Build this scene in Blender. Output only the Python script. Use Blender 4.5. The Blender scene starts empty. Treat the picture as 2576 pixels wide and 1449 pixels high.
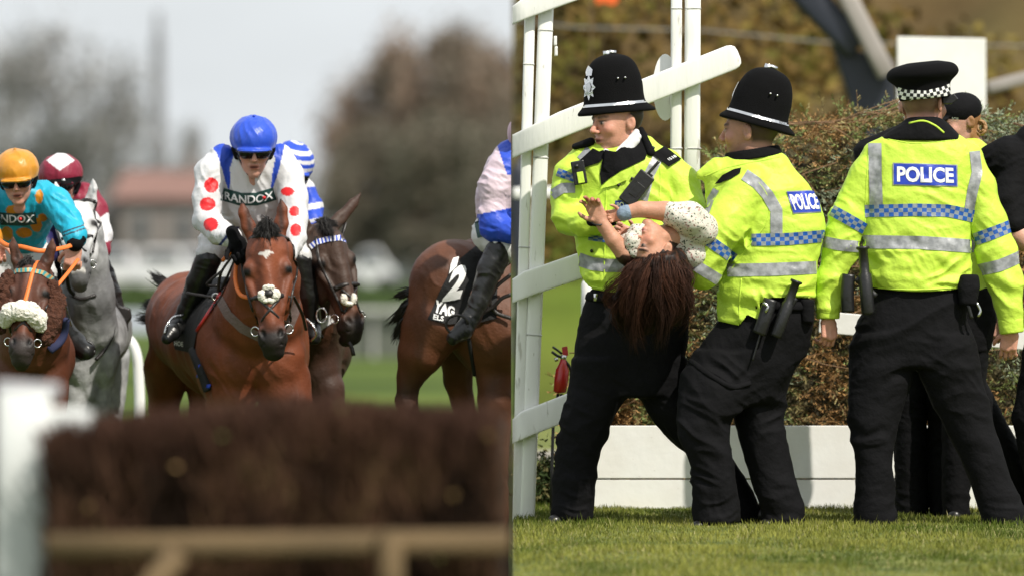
import bpy, math, random
import numpy as np
from mathutils import Vector, Matrix
from mathutils.bvhtree import BVHTree
from math import radians as R, pi, sin, cos

# ------------------------------------------------------------------ camera, light, exposure
sc = bpy.context.scene
col = sc.collection
FPX = 18450.0            # focal length in units of a 2576-wide picture
CAMZ = 1.17              # camera height above the lawn
FOCUS = 30.0
cd = bpy.data.cameras.new('camera'); cam = bpy.data.objects.new('camera', cd); col.objects.link(cam)
cam.location = (0, 0, CAMZ); cam.rotation_euler = (R(90), 0, 0)
cd.sensor_width = 36; cd.lens = FPX/2576*36; cd.shift_y = -124.5/2576
cd.clip_start = 0.5; cd.clip_end = 5000
cd.dof.use_dof = True; cd.dof.focus_distance = FOCUS; cd.dof.aperture_fstop = 2.5
sc.camera = cam
SUN_EL, SUN_AZ = 50, 141     # elevation, compass bearing of the sun (camera looks along bearing 0)
w = bpy.data.worlds.new('World'); sc.world = w; w.use_nodes = True
nt = w.node_tree; nt.nodes.clear()
sky = nt.nodes.new('ShaderNodeTexSky'); sky.sky_type = 'NISHITA'; sky.sun_disc = False
sky.sun_elevation = R(SUN_EL); sky.sun_rotation = R(SUN_AZ); sky.dust_density = 2.5; sky.air_density = 1.0
# thin high cloud veil over the blue: mixes the clear sky with a pale grey sheet
cl = nt.nodes.new('ShaderNodeRGB'); cl.outputs[0].default_value = (9.2, 9.65, 9.95, 1)
tc = nt.nodes.new('ShaderNodeTexCoord'); mp = nt.nodes.new('ShaderNodeMapping'); mp.inputs['Scale'].default_value = (1, 1, 3)
nz = nt.nodes.new('ShaderNodeTexNoise'); nz.inputs['Scale'].default_value = 9; nz.inputs['Detail'].default_value = 5
rp = nt.nodes.new('ShaderNodeMapRange'); rp.inputs[1].default_value = .3; rp.inputs[2].default_value = .7
rp.inputs[3].default_value = .80; rp.inputs[4].default_value = 1.0
mx = nt.nodes.new('ShaderNodeMix'); mx.data_type = 'RGBA'
bg = nt.nodes.new('ShaderNodeBackground'); bg.inputs[1].default_value = 0.095
ow = nt.nodes.new('ShaderNodeOutputWorld')
L = nt.links
L.new(tc.outputs['Generated'], mp.inputs[0]); L.new(mp.outputs[0], nz.inputs['Vector']); L.new(nz.outputs[0], rp.inputs[0])
L.new(rp.outputs[0], mx.inputs[0]); L.new(sky.outputs[0], mx.inputs[6]); L.new(cl.outputs[0], mx.inputs[7])
L.new(mx.outputs[2], bg.inputs[0]); L.new(bg.outputs[0], ow.inputs[0])
sd = bpy.data.lights.new('sun', 'SUN'); sd.energy = 4.8; sd.angle = R(0.6); sd.color = (1, .935, .83)
sun = bpy.data.objects.new('sun', sd); col.objects.link(sun)
_a, _e = R(SUN_AZ), R(SUN_EL)
sdir = Vector((sin(_a)*cos(_e), cos(_a)*cos(_e), sin(_e)))
sun.rotation_euler = sdir.to_track_quat('Z', 'Y').to_euler(); sun.location = sdir*50
sc.view_settings.view_transform = 'Standard'; sc.view_settings.look = 'None'
sc.view_settings.exposure = 0.0; sc.view_settings.gamma = 1; sc.view_settings.use_curve_mapping = False
sc.render.engine = 'CYCLES'
sc.cycles.use_denoising = True
try: sc.cycles.denoiser = 'OPENIMAGEDENOISE'
except Exception: pass
sc.cycles.max_bounces = 6; sc.cycles.caustics_reflective = False; sc.cycles.caustics_refractive = False

# ------------------------------------------------------------------ materials
def new_mat(name):
    m = bpy.data.materials.new(name); m.use_nodes = True
    return m, m.node_tree, m.node_tree.nodes['Principled BSDF']
_mc = {}
def mat(name, c=(.5, .5, .5), rough=.7, bump=0.0, bscale=60, var=0.12, vscale=8, metal=0, spec=.5, sheen=0, attr=False,
        c2=None, detail=4, aniso=None, coat=0, sss=0, spots=None):
    if name in _mc: return _mc[name]
    m, t, b = new_mat(name); N, K = t.nodes, t.links
    b.inputs['Roughness'].default_value = rough; b.inputs['Metallic'].default_value = metal
    b.inputs['Specular IOR Level'].default_value = spec
    if sheen: b.inputs['Sheen Weight'].default_value = sheen; b.inputs['Sheen Roughness'].default_value = .4
    if coat: b.inputs['Coat Weight'].default_value = coat; b.inputs['Coat Roughness'].default_value = .15
    if sss:
        b.inputs['Subsurface Weight'].default_value = sss; b.inputs['Subsurface Radius'].default_value = (1, .35, .2)
        b.inputs['Subsurface Scale'].default_value = .012
    co = N.new('ShaderNodeTexCoord')
    mpn = N.new('ShaderNodeMapping'); K.new(co.outputs['Object'], mpn.inputs[0])
    if aniso: mpn.inputs['Scale'].default_value = aniso
    n1 = N.new('ShaderNodeTexNoise'); n1.inputs['Scale'].default_value = vscale; n1.inputs['Detail'].default_value = detail
    K.new(mpn.outputs[0], n1.inputs['Vector'])
    if attr:
        at = N.new('ShaderNodeAttribute'); at.attribute_name = 'Col'; base = at.outputs['Color']
    else:
        rg = N.new('ShaderNodeRGB'); rg.outputs[0].default_value = (*c, 1); base = rg.outputs[0]
    if c2 is not None:
        mxc = N.new('ShaderNodeMix'); mxc.data_type = 'RGBA'; mr = N.new('ShaderNodeMapRange')
        mr.inputs[1].default_value = .4; mr.inputs[2].default_value = .6; K.new(n1.outputs[0], mr.inputs[0])
        K.new(mr.outputs[0], mxc.inputs[0]); K.new(base, mxc.inputs[6]); mxc.inputs[7].default_value = (*c2, 1); base = mxc.outputs[2]
    if var:
        mr = N.new('ShaderNodeMapRange'); mr.inputs[1].default_value = .25; mr.inputs[2].default_value = .75
        mr.inputs[3].default_value = 1-var; mr.inputs[4].default_value = 1+var; K.new(n1.outputs[0], mr.inputs[0])
        vm = N.new('ShaderNodeVectorMath'); vm.operation = 'SCALE'; K.new(base, vm.inputs[0]); K.new(mr.outputs[0], vm.inputs['Scale'])
        base = vm.outputs[0]
    if spots:                                          # (colour, noise scale, threshold): specks of dirt and chipped paint
        for cs_, ss_, th_ in spots:
            n3 = N.new('ShaderNodeTexNoise'); n3.inputs['Scale'].default_value = ss_; n3.inputs['Detail'].default_value = 6; K.new(mpn.outputs[0], n3.inputs['Vector'])
            m3 = N.new('ShaderNodeMapRange'); m3.inputs[1].default_value = th_; m3.inputs[2].default_value = th_+.04; m3.inputs[4].default_value = .7; K.new(n3.outputs[0], m3.inputs[0])
            x3 = N.new('ShaderNodeMix'); x3.data_type = 'RGBA'; K.new(m3.outputs[0], x3.inputs[0]); K.new(base, x3.inputs[6]); x3.inputs[7].default_value = (*cs_, 1); base = x3.outputs[2]
    K.new(base, b.inputs['Base Color'])
    if bump:
        n2 = N.new('ShaderNodeTexNoise'); n2.inputs['Scale'].default_value = bscale; n2.inputs['Detail'].default_value = 5
        K.new(mpn.outputs[0], n2.inputs['Vector'])
        bp = N.new('ShaderNodeBump'); bp.inputs['Strength'].default_value = bump; bp.inputs['Distance'].default_value = .02
        K.new(n2.outputs[0], bp.inputs['Height']); K.new(bp.outputs[0], b.inputs['Normal'])
    _mc[name] = m
    return m

# ------------------------------------------------------------------ object helpers
def tag(o, label=None, cat=None, group=None, kind=None):
    if label: o['label'] = label
    if cat: o['category'] = cat
    if group: o['group'] = group
    if kind: o['kind'] = kind
    return o
def link(name, me, m=None, parent=None, loc=None):
    o = bpy.data.objects.new(name, me); col.objects.link(o)
    if m is not None and me is not None: me.materials.append(m)
    if parent is not None: o.parent = parent
    if loc is not None: o.location = loc
    return o
def mesh(name, V, F, smooth=True, cols=None, uv=None):
    me = bpy.data.meshes.new(name)
    V = np.asarray(V, dtype=np.float32)
    if isinstance(F, np.ndarray) and F.ndim == 2:
        n, k = F.shape
        me.vertices.add(len(V)); me.vertices.foreach_set('co', V.ravel())
        me.loops.add(n*k); me.loops.foreach_set('vertex_index', F.astype(np.int32).ravel())
        me.polygons.add(n); me.polygons.foreach_set('loop_start', np.arange(0, n*k, k, dtype=np.int32))
        me.polygons.foreach_set('loop_total', np.full(n, k, dtype=np.int32))
        me.update(calc_edges=True); me.validate()
    else:
        me.from_pydata([tuple(v) for v in V], [], [tuple(f) for f in F])
    if smooth: me.polygons.foreach_set('use_smooth', np.ones(len(me.polygons), dtype=bool))
    if cols is not None and len(me.vertices) == len(cols):
        ca = me.color_attributes.new('Col', 'FLOAT_COLOR', 'POINT')
        c4 = np.ones((len(V), 4), dtype=np.float32); c4[:, :3] = cols; ca.data.foreach_set('color', c4.ravel())
    if uv is not None:
        ul = me.uv_layers.new(name='UV'); li = np.zeros(len(me.loops), dtype=np.int32); me.loops.foreach_get('vertex_index', li)
        ul.data.foreach_set('uv', np.asarray(uv, dtype=np.float32)[li].ravel())
    me.update()
    return me
class Thing:
    """a thing authored in picture units at distance D: x right, y down, z away; one unit = D/FPX metres"""
    def __init__(s, name, D, base, label, cat, group=None, D_empty=True):
        s.D = D; s.s = D/FPX
        s.root = bpy.data.objects.new(name, None); col.objects.link(s.root); s.root.empty_display_size = .1
        s.org = s.P(np.array([base], dtype=float))[0]; s.root.location = s.org
        tag(s.root, label, cat, group)
    def P(s, V):
        V = np.asarray(V, dtype=float); k = s.s
        return np.stack([(V[:, 0]-1288)*k, s.D+V[:, 2]*k, CAMZ-(V[:, 1]-600)*k], 1)
    def add(s, name, V, F, m, cols=None, uv=None, smooth=True, parent=None, label=None, kind=None):
        me = mesh(name, s.P(V)-s.org, F, smooth, cols, uv)
        o = link(name, me, m, parent or s.root)
        if label: o['label'] = label
        if kind: o['kind'] = kind
        return o

# ------------------------------------------------------------------ noise
def _h(i, j, k, s):
    v = np.sin(i*127.1+j*311.7+k*74.7+s*53.3)*43758.5453
    return v-np.floor(v)
def noise(P, sc=1.0, seed=0):
    P = np.asarray(P)*sc; I = np.floor(P); f = P-I; f = f*f*(3-2*f); r = 0
    for a in (0, 1):
        for b in (0, 1):
            for c in (0, 1):
                wgt = (f[:, 0] if a else 1-f[:, 0])*(f[:, 1] if b else 1-f[:, 1])*(f[:, 2] if c else 1-f[:, 2])
                r = r+wgt*_h(I[:, 0]+a, I[:, 1]+b, I[:, 2]+c, seed)
    return r*2-1

# ------------------------------------------------------------------ solid modelling by signed distance + surface nets
class Op:
    def __init__(s, f, lo, hi, k, sub=False): s.f, s.lo, s.hi, s.k, s.sub = f, np.array(lo, float), np.array(hi, float), k, sub
def cap(a, b, ra, rb, k=6, fz=1.0, sub=False):
    a = np.array(a, float); b = np.array(b, float); ab = b-a; ab2 = ab.copy(); ab2[2] /= fz
    L2 = max(float(ab2@ab2), 1e-6); m = max(ra, rb)
    def f(X, Y, Z):
        px, py, pz = X-a[0], Y-a[1], (Z-a[2])/fz
        t = np.clip((px*ab2[0]+py*ab2[1]+pz*ab2[2])/L2, 0, 1)
        return np.sqrt((px-t*ab2[0])**2+(py-t*ab2[1])**2+(pz-t*ab2[2])**2)-(ra+(rb-ra)*t)
    e = np.array([m, m, m*fz])
    return Op(f, np.minimum(a, b)-e, np.maximum(a, b)+e, k, sub)
def chain(pts, k=6, fz=1.0):
    return [cap(p[:3], q[:3], p[3], q[3], k, fz) for p, q in zip(pts[:-1], pts[1:])]
def eul(rx=0, ry=0, rz=0):
    from mathutils import Euler
    return np.array(Euler((R(rx), R(ry), R(rz))).to_matrix())
def ell(c, r, rot=None, k=8, sub=False):
    c = np.array(c, float); r = np.array(r, float); M = eul(*rot) if rot else np.eye(3)
    def f(X, Y, Z):
        q = [X-c[0], Y-c[1], Z-c[2]]
        l = [(M[0, i]*q[0]+M[1, i]*q[1]+M[2, i]*q[2]) for i in range(3)]
        k0 = np.sqrt((l[0]/r[0])**2+(l[1]/r[1])**2+(l[2]/r[2])**2)
        k1 = np.sqrt((l[0]/r[0]**2)**2+(l[1]/r[1]**2)**2+(l[2]/r[2]**2)**2)
        return k0*(k0-1)/np.maximum(k1, 1e-6)
    e = np.sqrt(((M*r)**2).sum(1))
    return Op(f, c-e, c+e, k, sub)
def loft(rows, n=2.2, k=8, rot=0, piv=(0, 0), ends=8):
    """rows: (y, xl, xr, zc, zb) sections stacked down y, in a frame turned by rot degrees about piv"""
    A = np.array(rows, float); A = A[np.argsort(A[:, 0])]
    ys = np.linspace(A[0, 0], A[-1, 0], 160); tab = [np.interp(ys, A[:, 0], A[:, j]) for j in range(1, 5)]
    wn = max(3, int(160*14/max(A[-1, 0]-A[0, 0], 30))) | 1
    def sm(v):
        p = np.concatenate([2*v[0]-v[1:wn+1][::-1], v, 2*v[-1]-v[-wn-1:-1][::-1]]); q = np.convolve(p, np.ones(wn)/wn, 'same'); return q[wn:-wn]
    tab = [sm(v) for v in tab]
    c, s_ = cos(R(rot)), sin(R(rot))
    def f(X, Y, Z):
        x, y = X-piv[0], Y-piv[1]
        u, v = c*x+s_*y+piv[0], -s_*x+c*y+piv[1]
        xl, xr, zc, zb = [np.interp(v, ys, q) for q in tab]
        a = np.maximum((xr-xl)/2, 1); b = np.maximum(zb, 1); cx = (xl+xr)/2
        d = ((np.abs((u-cx)/a)**n+np.abs((Z-zc)/b)**n)**(1/n)-1)*np.minimum(a, b)
        e = np.maximum(A[0, 0]-v, v-A[-1, 0])
        h = np.maximum(ends-np.abs(d-e), 0)/ends
        return np.maximum(d, e)+h*h*ends/4
    x0, x1, y0, y1 = A[:, 1].min(), A[:, 2].max(), A[0, 0], A[-1, 0]
    cs = [(piv[0]+c*(x-piv[0])-s_*(y-piv[1]), piv[1]+s_*(x-piv[0])+c*(y-piv[1])) for x in (x0, x1) for y in (y0, y1)]
    zz0, zz1 = (A[:, 3]-A[:, 4]).min(), (A[:, 3]+A[:, 4]).max()
    return Op(f, (min(q[0] for q in cs), min(q[1] for q in cs), zz0), (max(q[0] for q in cs), max(q[1] for q in cs), zz1), k)
def nets(ops, vox=4.0, inset=0.0):
    flat = []
    for o in ops:
        if isinstance(o, list): flat += o
        else: flat.append(o)
    ops = flat
    lo = np.min([o.lo for o in ops if not o.sub], 0)-vox*3-4; hi = np.max([o.hi for o in ops if not o.sub], 0)+vox*3+4
    n = np.ceil((hi-lo)/vox).astype(int)+1
    ax = [lo[i]+vox*np.arange(n[i]) for i in range(3)]
    F = np.full(n, 60.0, dtype=np.float32)
    for o in ops:
        m = o.k+vox*2.5+6
        i0 = np.clip(np.floor((o.lo-m-lo)/vox).astype(int), 0, n-1); i1 = np.clip(np.ceil((o.hi+m-lo)/vox).astype(int)+1, 1, n)
        if (i1-i0).min() <= 0: continue
        sl = tuple(slice(a, b) for a, b in zip(i0, i1))
        X = ax[0][sl[0]][:, None, None]; Y = ax[1][sl[1]][None, :, None]; Z = ax[2][sl[2]][None, None, :]
        d = o.f(X, Y, Z); G = F[sl]; d = np.broadcast_to(d, G.shape)
        k = max(o.k, 1e-3)
        if o.sub:
            h = np.maximum(k-np.abs(G+d), 0)/k; F[sl] = np.maximum(G, -d)+h*h*k/4
        else:
            h = np.maximum(k-np.abs(G-d), 0)/k; F[sl] = np.minimum(G, d)-h*h*k/4
    if inset: F += inset
    S = F < 0
    c = S[:-1, :-1, :-1].astype(np.int8)
    tot = np.zeros_like(c)
    for a in (0, 1):
        for b in (0, 1):
            for e in (0, 1):
                tot += S[a:n[0]-1+a, b:n[1]-1+b, e:n[2]-1+e]
    act = (tot > 0) & (tot < 8)
    idx = np.full(act.shape, -1, dtype=np.int64); cells = np.argwhere(act); idx[act] = np.arange(len(cells))
    acc = np.zeros((len(cells), 3)); cnt = np.zeros(len(cells))
    corners = [(a, b, e) for a in (0, 1) for b in (0, 1) for e in (0, 1)]
    val = {q: F[cells[:, 0]+q[0], cells[:, 1]+q[1], cells[:, 2]+q[2]] for q in corners}
    for q in corners:
        for d in range(3):
            if q[d] == 0:
                r = list(q); r[d] = 1; r = tuple(r)
                a, b = val[q], val[r]; cr = (a < 0) != (b < 0)
                t = np.where(cr, a/np.where(cr, a-b, 1), 0)
                for ax_ in range(3): acc[:, ax_] += np.where(cr, q[ax_]+(t if ax_ == d else 0), 0)
                cnt += cr
    V = lo+(cells+acc/cnt[:, None])*vox
    Q = []
    for d in range(3):
        u, v = (d+1) % 3, (d+2) % 3
        a = [slice(None)]*3; b = [slice(None)]*3; a[d] = slice(0, n[d]-1); b[d] = slice(1, n[d])
        s0, s1 = S[tuple(a)], S[tuple(b)]
        e = np.argwhere(s0 != s1); e = e[(e[:, u] > 0) & (e[:, v] > 0) & (e[:, u] < n[u]-1) & (e[:, v] < n[v]-1)]
        if not len(e): continue
        st = s0[e[:, 0], e[:, 1], e[:, 2]]
        def g(du, dv):
            w_ = e.copy(); w_[:, u] -= du; w_[:, v] -= dv; return idx[w_[:, 0], w_[:, 1], w_[:, 2]]
        q = np.stack([g(1, 1), g(0, 1), g(0, 0), g(1, 0)], 1)
        q[~st] = q[~st][:, ::-1]
        Q.append(q)
    Q = np.concatenate(Q); Q = Q[(Q >= 0).all(1)]
    # world mapping flips handedness (y down): reverse winding
    return V, Q[:, ::-1]
def vnormals(V, Q):
    n = np.cross(V[Q[:, 2]]-V[Q[:, 0]], V[Q[:, 3]]-V[Q[:, 1]]) if Q.shape[1] == 4 else np.cross(V[Q[:, 1]]-V[Q[:, 0]], V[Q[:, 2]]-V[Q[:, 0]])
    N = np.zeros_like(V)
    for j in range(Q.shape[1]): np.add.at(N, Q[:, j], n)
    return -N/np.maximum(np.linalg.norm(N, axis=1), 1e-9)[:, None]      # outward in design space (y down)
def smoothv(V, Q, it=1, lam=.5):
    for _ in range(it):
        A = np.zeros_like(V); C = np.zeros(len(V))
        for a, b in ((0, 1), (1, 2), (2, 3), (3, 0)):
            np.add.at(A, Q[:, a], V[Q[:, b]]); np.add.at(C, Q[:, a], 1); np.add.at(A, Q[:, b], V[Q[:, a]]); np.add.at(C, Q[:, b], 1)
        V = V+lam*(A/np.maximum(C, 1)[:, None]-V)
    return V
def wrinkle(V, N, amp=2.0, wl=34, ang=0, stretch=3.2, seed=1, zones=(), fine=.35):
    """cloth relief: stretched ridge noise, plus named zones (cx, cy, radius, angle, wavelength, amp)"""
    def field(ang, wl, seed, st):
        c, s_ = cos(R(ang)), sin(R(ang))
        w_ = noise(V, 1/(wl*2.5), seed+9)*wl*.9
        u = (c*V[:, 0]+s_*V[:, 1]); v = (-s_*V[:, 0]+c*V[:, 1])+w_
        P = np.stack([u/(wl*st), v/wl, V[:, 2]/(wl*1.6)], 1)
        r = 1-2*np.abs(noise(P, 1.0, seed)); return r
    g0 = .55+.75*np.clip(noise(V, 1/(wl*3.5), seed+50)+.35, 0, 1)
    d = g0*amp*field(ang, wl, seed, stretch)+amp*fine*field(ang+25, wl*.45, seed+3, stretch)
    for i, (cx, cy, rad, an, w2, am) in enumerate(zones):
        g = np.exp(-(((V[:, 0]-cx)**2+(V[:, 1]-cy)**2)/rad**2))
        d = d+am*g*field(an, w2, seed+20+i, 4.5)
    return V+N*d[:, None]
def sdf(T, name, ops, m, vox=4.0, inset=0, wr=None, paint=None, smooth=1, label=None, parent=None, keep=True, cut=None, hem=None, hemx=(-1e4, 1e4)):
    V, Q = nets(ops, vox, inset)
    if smooth: V = smoothv(V, Q, smooth)
    if wr: V = wrinkle(V, vnormals(V, Q), **wr)
    if hem is not None:                                # clip at a hem line y = hem(x), inside zone xr
        hy = hem(V[:, 0]); inx = (V[:, 0] > hemx[0])&(V[:, 0] < hemx[1]); bey = inx&(V[:, 1] > hy)&(V[:, 1] < hy+vox*1.3); V[bey, 1] = hy[bey]
        cut = lambda V: ~((V[:, 1] > hem(V[:, 0])+.01)&(V[:, 0] > hemx[0])&(V[:, 0] < hemx[1]))
    if cut is not None:                                # drop what lies on the far side of a cut (openings of sleeves, hats ...)
        ok = cut(V); q = Q[ok[Q].all(1)]; used = np.unique(q); re = np.full(len(V), -1); re[used] = np.arange(len(used)); V = V[used]; Q = re[q]
    cols = paint(V) if paint else None
    o = T.add(name, V, Q, m, cols=cols, label=label, parent=parent)
    return o, BVHTree.FromPolygons(V.tolist(), Q.tolist()) if keep else None
def multi(T, name, groups, m, paint=None, wr=None, label=None):
    """one mesh from several op groups with their own voxel size: (ops, vox, inset)"""
    VV, QQ, n = [], [], 0
    for ops, vox, inset in groups:
        V, Q = nets(ops, vox, inset); V = smoothv(V, Q, 1); VV.append(V); QQ.append(Q+n); n += len(V)
    V, Q = np.concatenate(VV), np.concatenate(QQ)
    o = T.add(name, V, Q, m, cols=paint(V) if paint else None, label=label)
    return o, BVHTree.FromPolygons(V.tolist(), Q.tolist())

def bvo(ops, vox=4.0):
    V, Q = nets(ops, vox); V = smoothv(V, Q, 1); return BVHTree.FromPolygons(V.tolist(), Q.tolist())
# ------------------------------------------------------------------ things laid on surfaces
def drape(bvh, P2, off=2.0, z0=-900, zfall=0.0):
    """drop 2-D design points onto a surface from the viewer's side of the thing"""
    out = []; lastz = None
    for x, y in P2:
        h = bvh.ray_cast(Vector((x, y, z0)), Vector((0, 0, 1)))
        if h[0] is not None:
            p, nrm = h[0], h[1]
            if nrm.z > 0: nrm = -nrm
            q = p+Vector((nrm.x, nrm.y, nrm.z))*off; lastz = p.z; out.append((q.x*.5+p.x*.5, q.y*.5+p.y*.5, q.z)); continue
        h = bvh.find_nearest(Vector((x, y, lastz if lastz is not None else zfall)))
        p = h[0]; d = Vector((x-p.x, y-p.y, 0)); d = d.normalized()*off*.6 if d.length > 0 else d
        out.append((p.x+d.x, p.y+d.y, p.z-off*.6))
    return np.array(out)
def densify(pts, step=5):
    pts = [tuple(p) for p in pts]; out = [pts[0]]
    for p, q in zip(pts[:-1], pts[1:]):
        n = max(1, int(math.dist(p[:2], q[:2])/step))
        out += [tuple(a+(b-a)*i/n for a, b in zip(p, q)) for i in range(1, n+1)]
    return out
def strip(T, name, bvh, line, width, m, off=2.0, parent=None, nw=None, step=5, uvw=None, label=None):
    """a band along a 2-D line (x, y[, width]) laid on a surface"""
    L_ = densify([(p[0], p[1], p[2] if len(p) > 2 else width) for p in line], step); n = len(L_); nw = nw or max(2, int(width/5))
    P2, UV = [], []; acc = 0
    for i, (x, y, wd) in enumerate(L_):
        a, b = L_[max(i-1, 0)], L_[min(i+1, n-1)]; dx, dy = b[0]-a[0], b[1]-a[1]; l = math.hypot(dx, dy) or 1
        if i: acc += math.dist((x, y), L_[i-1][:2])
        for j in range(nw+1):
            t = j/nw-.5; P2.append((x-dy/l*t*wd, y+dx/l*t*wd)); UV.append((acc/100, j/nw))
    V = drape(bvh, P2, off); F = [(i*(nw+1)+j, i*(nw+1)+j+1, (i+1)*(nw+1)+j+1, (i+1)*(nw+1)+j) for i in range(n-1) for j in range(nw)]
    if uvw: UV = [(u*100/acc*uvw, v) for u, v in UV]
    return T.add(name, V, np.array(F), m, uv=UV, parent=parent, label=label)
def patch(T, name, bvh, quad, m, off=2.0, nu=14, nv=8, parent=None, label=None, mask=None):
    """a four-cornered patch (tl, tr, br, bl) laid on a surface"""
    tl, tr, br, bl = [np.array(q, float) for q in quad]; P2, UV = [], []
    for j in range(nv+1):
        for i in range(nu+1):
            u, v = i/nu, j/nv; P2.append((tl*(1-u)+tr*u)*(1-v)+(bl*(1-u)+br*u)*v); UV.append((u, 1-v))
    V = drape(bvh, P2, off); F = [(j*(nu+1)+i, j*(nu+1)+i+1, (j+1)*(nu+1)+i+1, (j+1)*(nu+1)+i) for j in range(nv) for i in range(nu)]
    return T.add(name, V, np.array(F), m, uv=UV, parent=parent, label=label)
def polypatch(T, name, bvh, poly, m, off=2.0, step=5, parent=None, label=None):
    """a filled outline laid on a surface (grid clipped to the outline, border snapped)"""
    P = np.array(densify(list(poly)+[poly[0]], step))[:-1]
    from mathutils.geometry import tessellate_polygon, delaunay_2d_cdt
    x0, y0 = P.min(0); x1, y1 = P.max(0)
    def inside(x, y):
        c = False; j = len(P)-1
        for i in range(len(P)):
            if (P[i, 1] > y) != (P[j, 1] > y) and x < (P[j, 0]-P[i, 0])*(y-P[i, 1])/(P[j, 1]-P[i, 1])+P[i, 0]: c = not c
            j = i
        return c
    pts = [Vector(p) for p in P]
    gx = np.arange(x0+step, x1, step*1.3); gy = np.arange(y0+step, y1, step*1.3)
    for x in gx:
        for y in gy:
            if inside(x, y) and np.min((P[:, 0]-x)**2+(P[:, 1]-y)**2) > (step*.6)**2: pts.append(Vector((x, y)))
    nb = len(P)
    r = delaunay_2d_cdt(pts, [], [list(range(nb))], 1, 1e-4)
    V = drape(bvh, [(p.x, p.y) for p in r[0]], off)
    return T.add(name, V, [tuple(f) for f in r[2]], m, parent=parent, label=label)
def text_geo(s, bold=0.0, shear=0):
    c = bpy.data.curves.new('t', 'FONT'); c.body = s; c.offset = bold; c.shear = shear; c.resolution_u = 3; c.space_character = 1.0
    o = bpy.data.objects.new('t', c); col.objects.link(o)
    dg = bpy.context.evaluated_depsgraph_get(); me = bpy.data.meshes.new_from_object(o.evaluated_get(dg))
    import bmesh
    bm = bmesh.new(); bm.from_mesh(me)
    bmesh.ops.triangulate(bm, faces=bm.faces[:])
    for _ in range(3):
        es = [e for e in bm.edges if e.calc_length() > .16]
        if not es: break
        bmesh.ops.subdivide_edges(bm, edges=es, cuts=1); bmesh.ops.triangulate(bm, faces=bm.faces[:])
    V = np.array([v.co[:2] for v in bm.verts]); F = [tuple(v.index for v in f.verts) for f in bm.faces]; bm.free()
    bpy.data.objects.remove(o); bpy.data.curves.remove(c); bpy.data.meshes.remove(me)
    lo, hi = V.min(0), V.max(0); V = (V-lo)/(hi-lo)
    return V, F
def lettering(T, bvh, s, quad, m, off=3.5, bold=0.02, parent=None, name='lettering', shear=0):
    V, F = text_geo(s, bold, shear); tl, tr, br, bl = [np.array(q, float) for q in quad]
    u, v = V[:, :1], 1-V[:, 1:]
    P2 = (tl*(1-u)+tr*u)*(1-v)+(bl*(1-u)+br*u)*v
    return T.add(name, drape(bvh, P2, off), F, m, parent=parent, smooth=False)

# ------------------------------------------------------------------ swept tubes and flat shapes in design space
def sweep(pts, r, n=8, flat=1.0):
    """closed tube through 3-D points; r may be per point; flat squashes it in z"""
    P = np.array([p[:3] for p in pts], float); rr = [p[3] if len(p) > 3 else r for p in pts]; V, F = [], []
    up = np.array([.13, .2, 1.0])
    for i in range(len(P)):
        d = P[min(i+1, len(P)-1)]-P[max(i-1, 0)]; d /= np.linalg.norm(d)+1e-9
        a = np.cross(d, up); a /= np.linalg.norm(a)+1e-9; b = np.cross(d, a)
        for j in range(n):
            th = 2*pi*j/n; V.append(P[i]+a*cos(th)*rr[i]+b*sin(th)*rr[i]*flat)
    for i in range(len(P)-1):
        for j in range(n): F.append((i*n+j, (i+1)*n+j, (i+1)*n+(j+1) % n, i*n+(j+1) % n))
    F.append(tuple(range(n))); F.append(tuple((len(P)-1)*n+j for j in range(n))[::-1])
    return V, F
def curve(pts, step=6):
    """Catmull-Rom through the points"""
    P = [np.array(p, float) for p in pts]; P = [2*P[0]-P[1]]+P+[2*P[-1]-P[-2]]; out = []
    for i in range(1, len(P)-2):
        n = max(2, int(np.linalg.norm(P[i+1][:3]-P[i][:3])/step))
        for j in range(n):
            t = j/n; out.append(.5*((2*P[i])+(-P[i-1]+P[i+1])*t+(2*P[i-1]-5*P[i]+4*P[i+1]-P[i+2])*t*t+(-P[i-1]+3*P[i]-3*P[i+1]+P[i+2])*t**3))
    out.append(P[-2]); return out
def tube(T, name, pts, r, m, n=8, flat=1.0, parent=None, label=None, step=6):
    V, F = sweep(curve(pts, step), r, n, flat); return T.add(name, V, F, m, parent=parent, label=label)
def lay(T, name, bvh, line, r, m, n=8, flat=.5, off=1.0, parent=None, step=6, label=None):
    """a strap: a flattened tube that follows a surface along a 2-D line"""
    c = curve([(p[0], p[1], 0) for p in line], step); P = drape(bvh, [(p[0], p[1]) for p in c], off)
    for _ in range(2): P[1:-1, 2] = (P[:-2, 2]+P[1:-1, 2]*2+P[2:, 2])/4
    V, F = sweep([tuple(p) for p in P], r, n, flat); return T.add(name, V, F, m, parent=parent, label=label)
def prism(poly, z0, z1):
    n = len(poly); V = [(x, y, z0) for x, y in poly]+[(x, y, z1) for x, y in poly]
    F = [tuple(range(n)), tuple(range(2*n-1, n-1, -1))]+[(i, i+n, (i+1) % n+n, (i+1) % n) for i in range(n)]
    return V, F
def slab(T, name, poly, z0, z1, m, parent=None, bevel=0, label=None):
    V, F = prism(poly, z0, z1); o = T.add(name, V, F, m, parent=parent, smooth=False, label=label)
    if bevel: b = o.modifiers.new('b', 'BEVEL'); b.width = bevel*T.s; b.segments = 2; b.limit_method = 'ANGLE'
    return o
def join(parts):
    V, F, n = [], [], 0
    for v, f in parts: V += [tuple(p) for p in v]; F += [tuple(i+n for i in q) for q in f]; n += len(v)
    return V, F
def wp(x, y, D):
    """picture coordinates and a distance to a point of the place"""
    return ((x-1288)*D/FPX, D, CAMZ-(y-600)*D/FPX)
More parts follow.
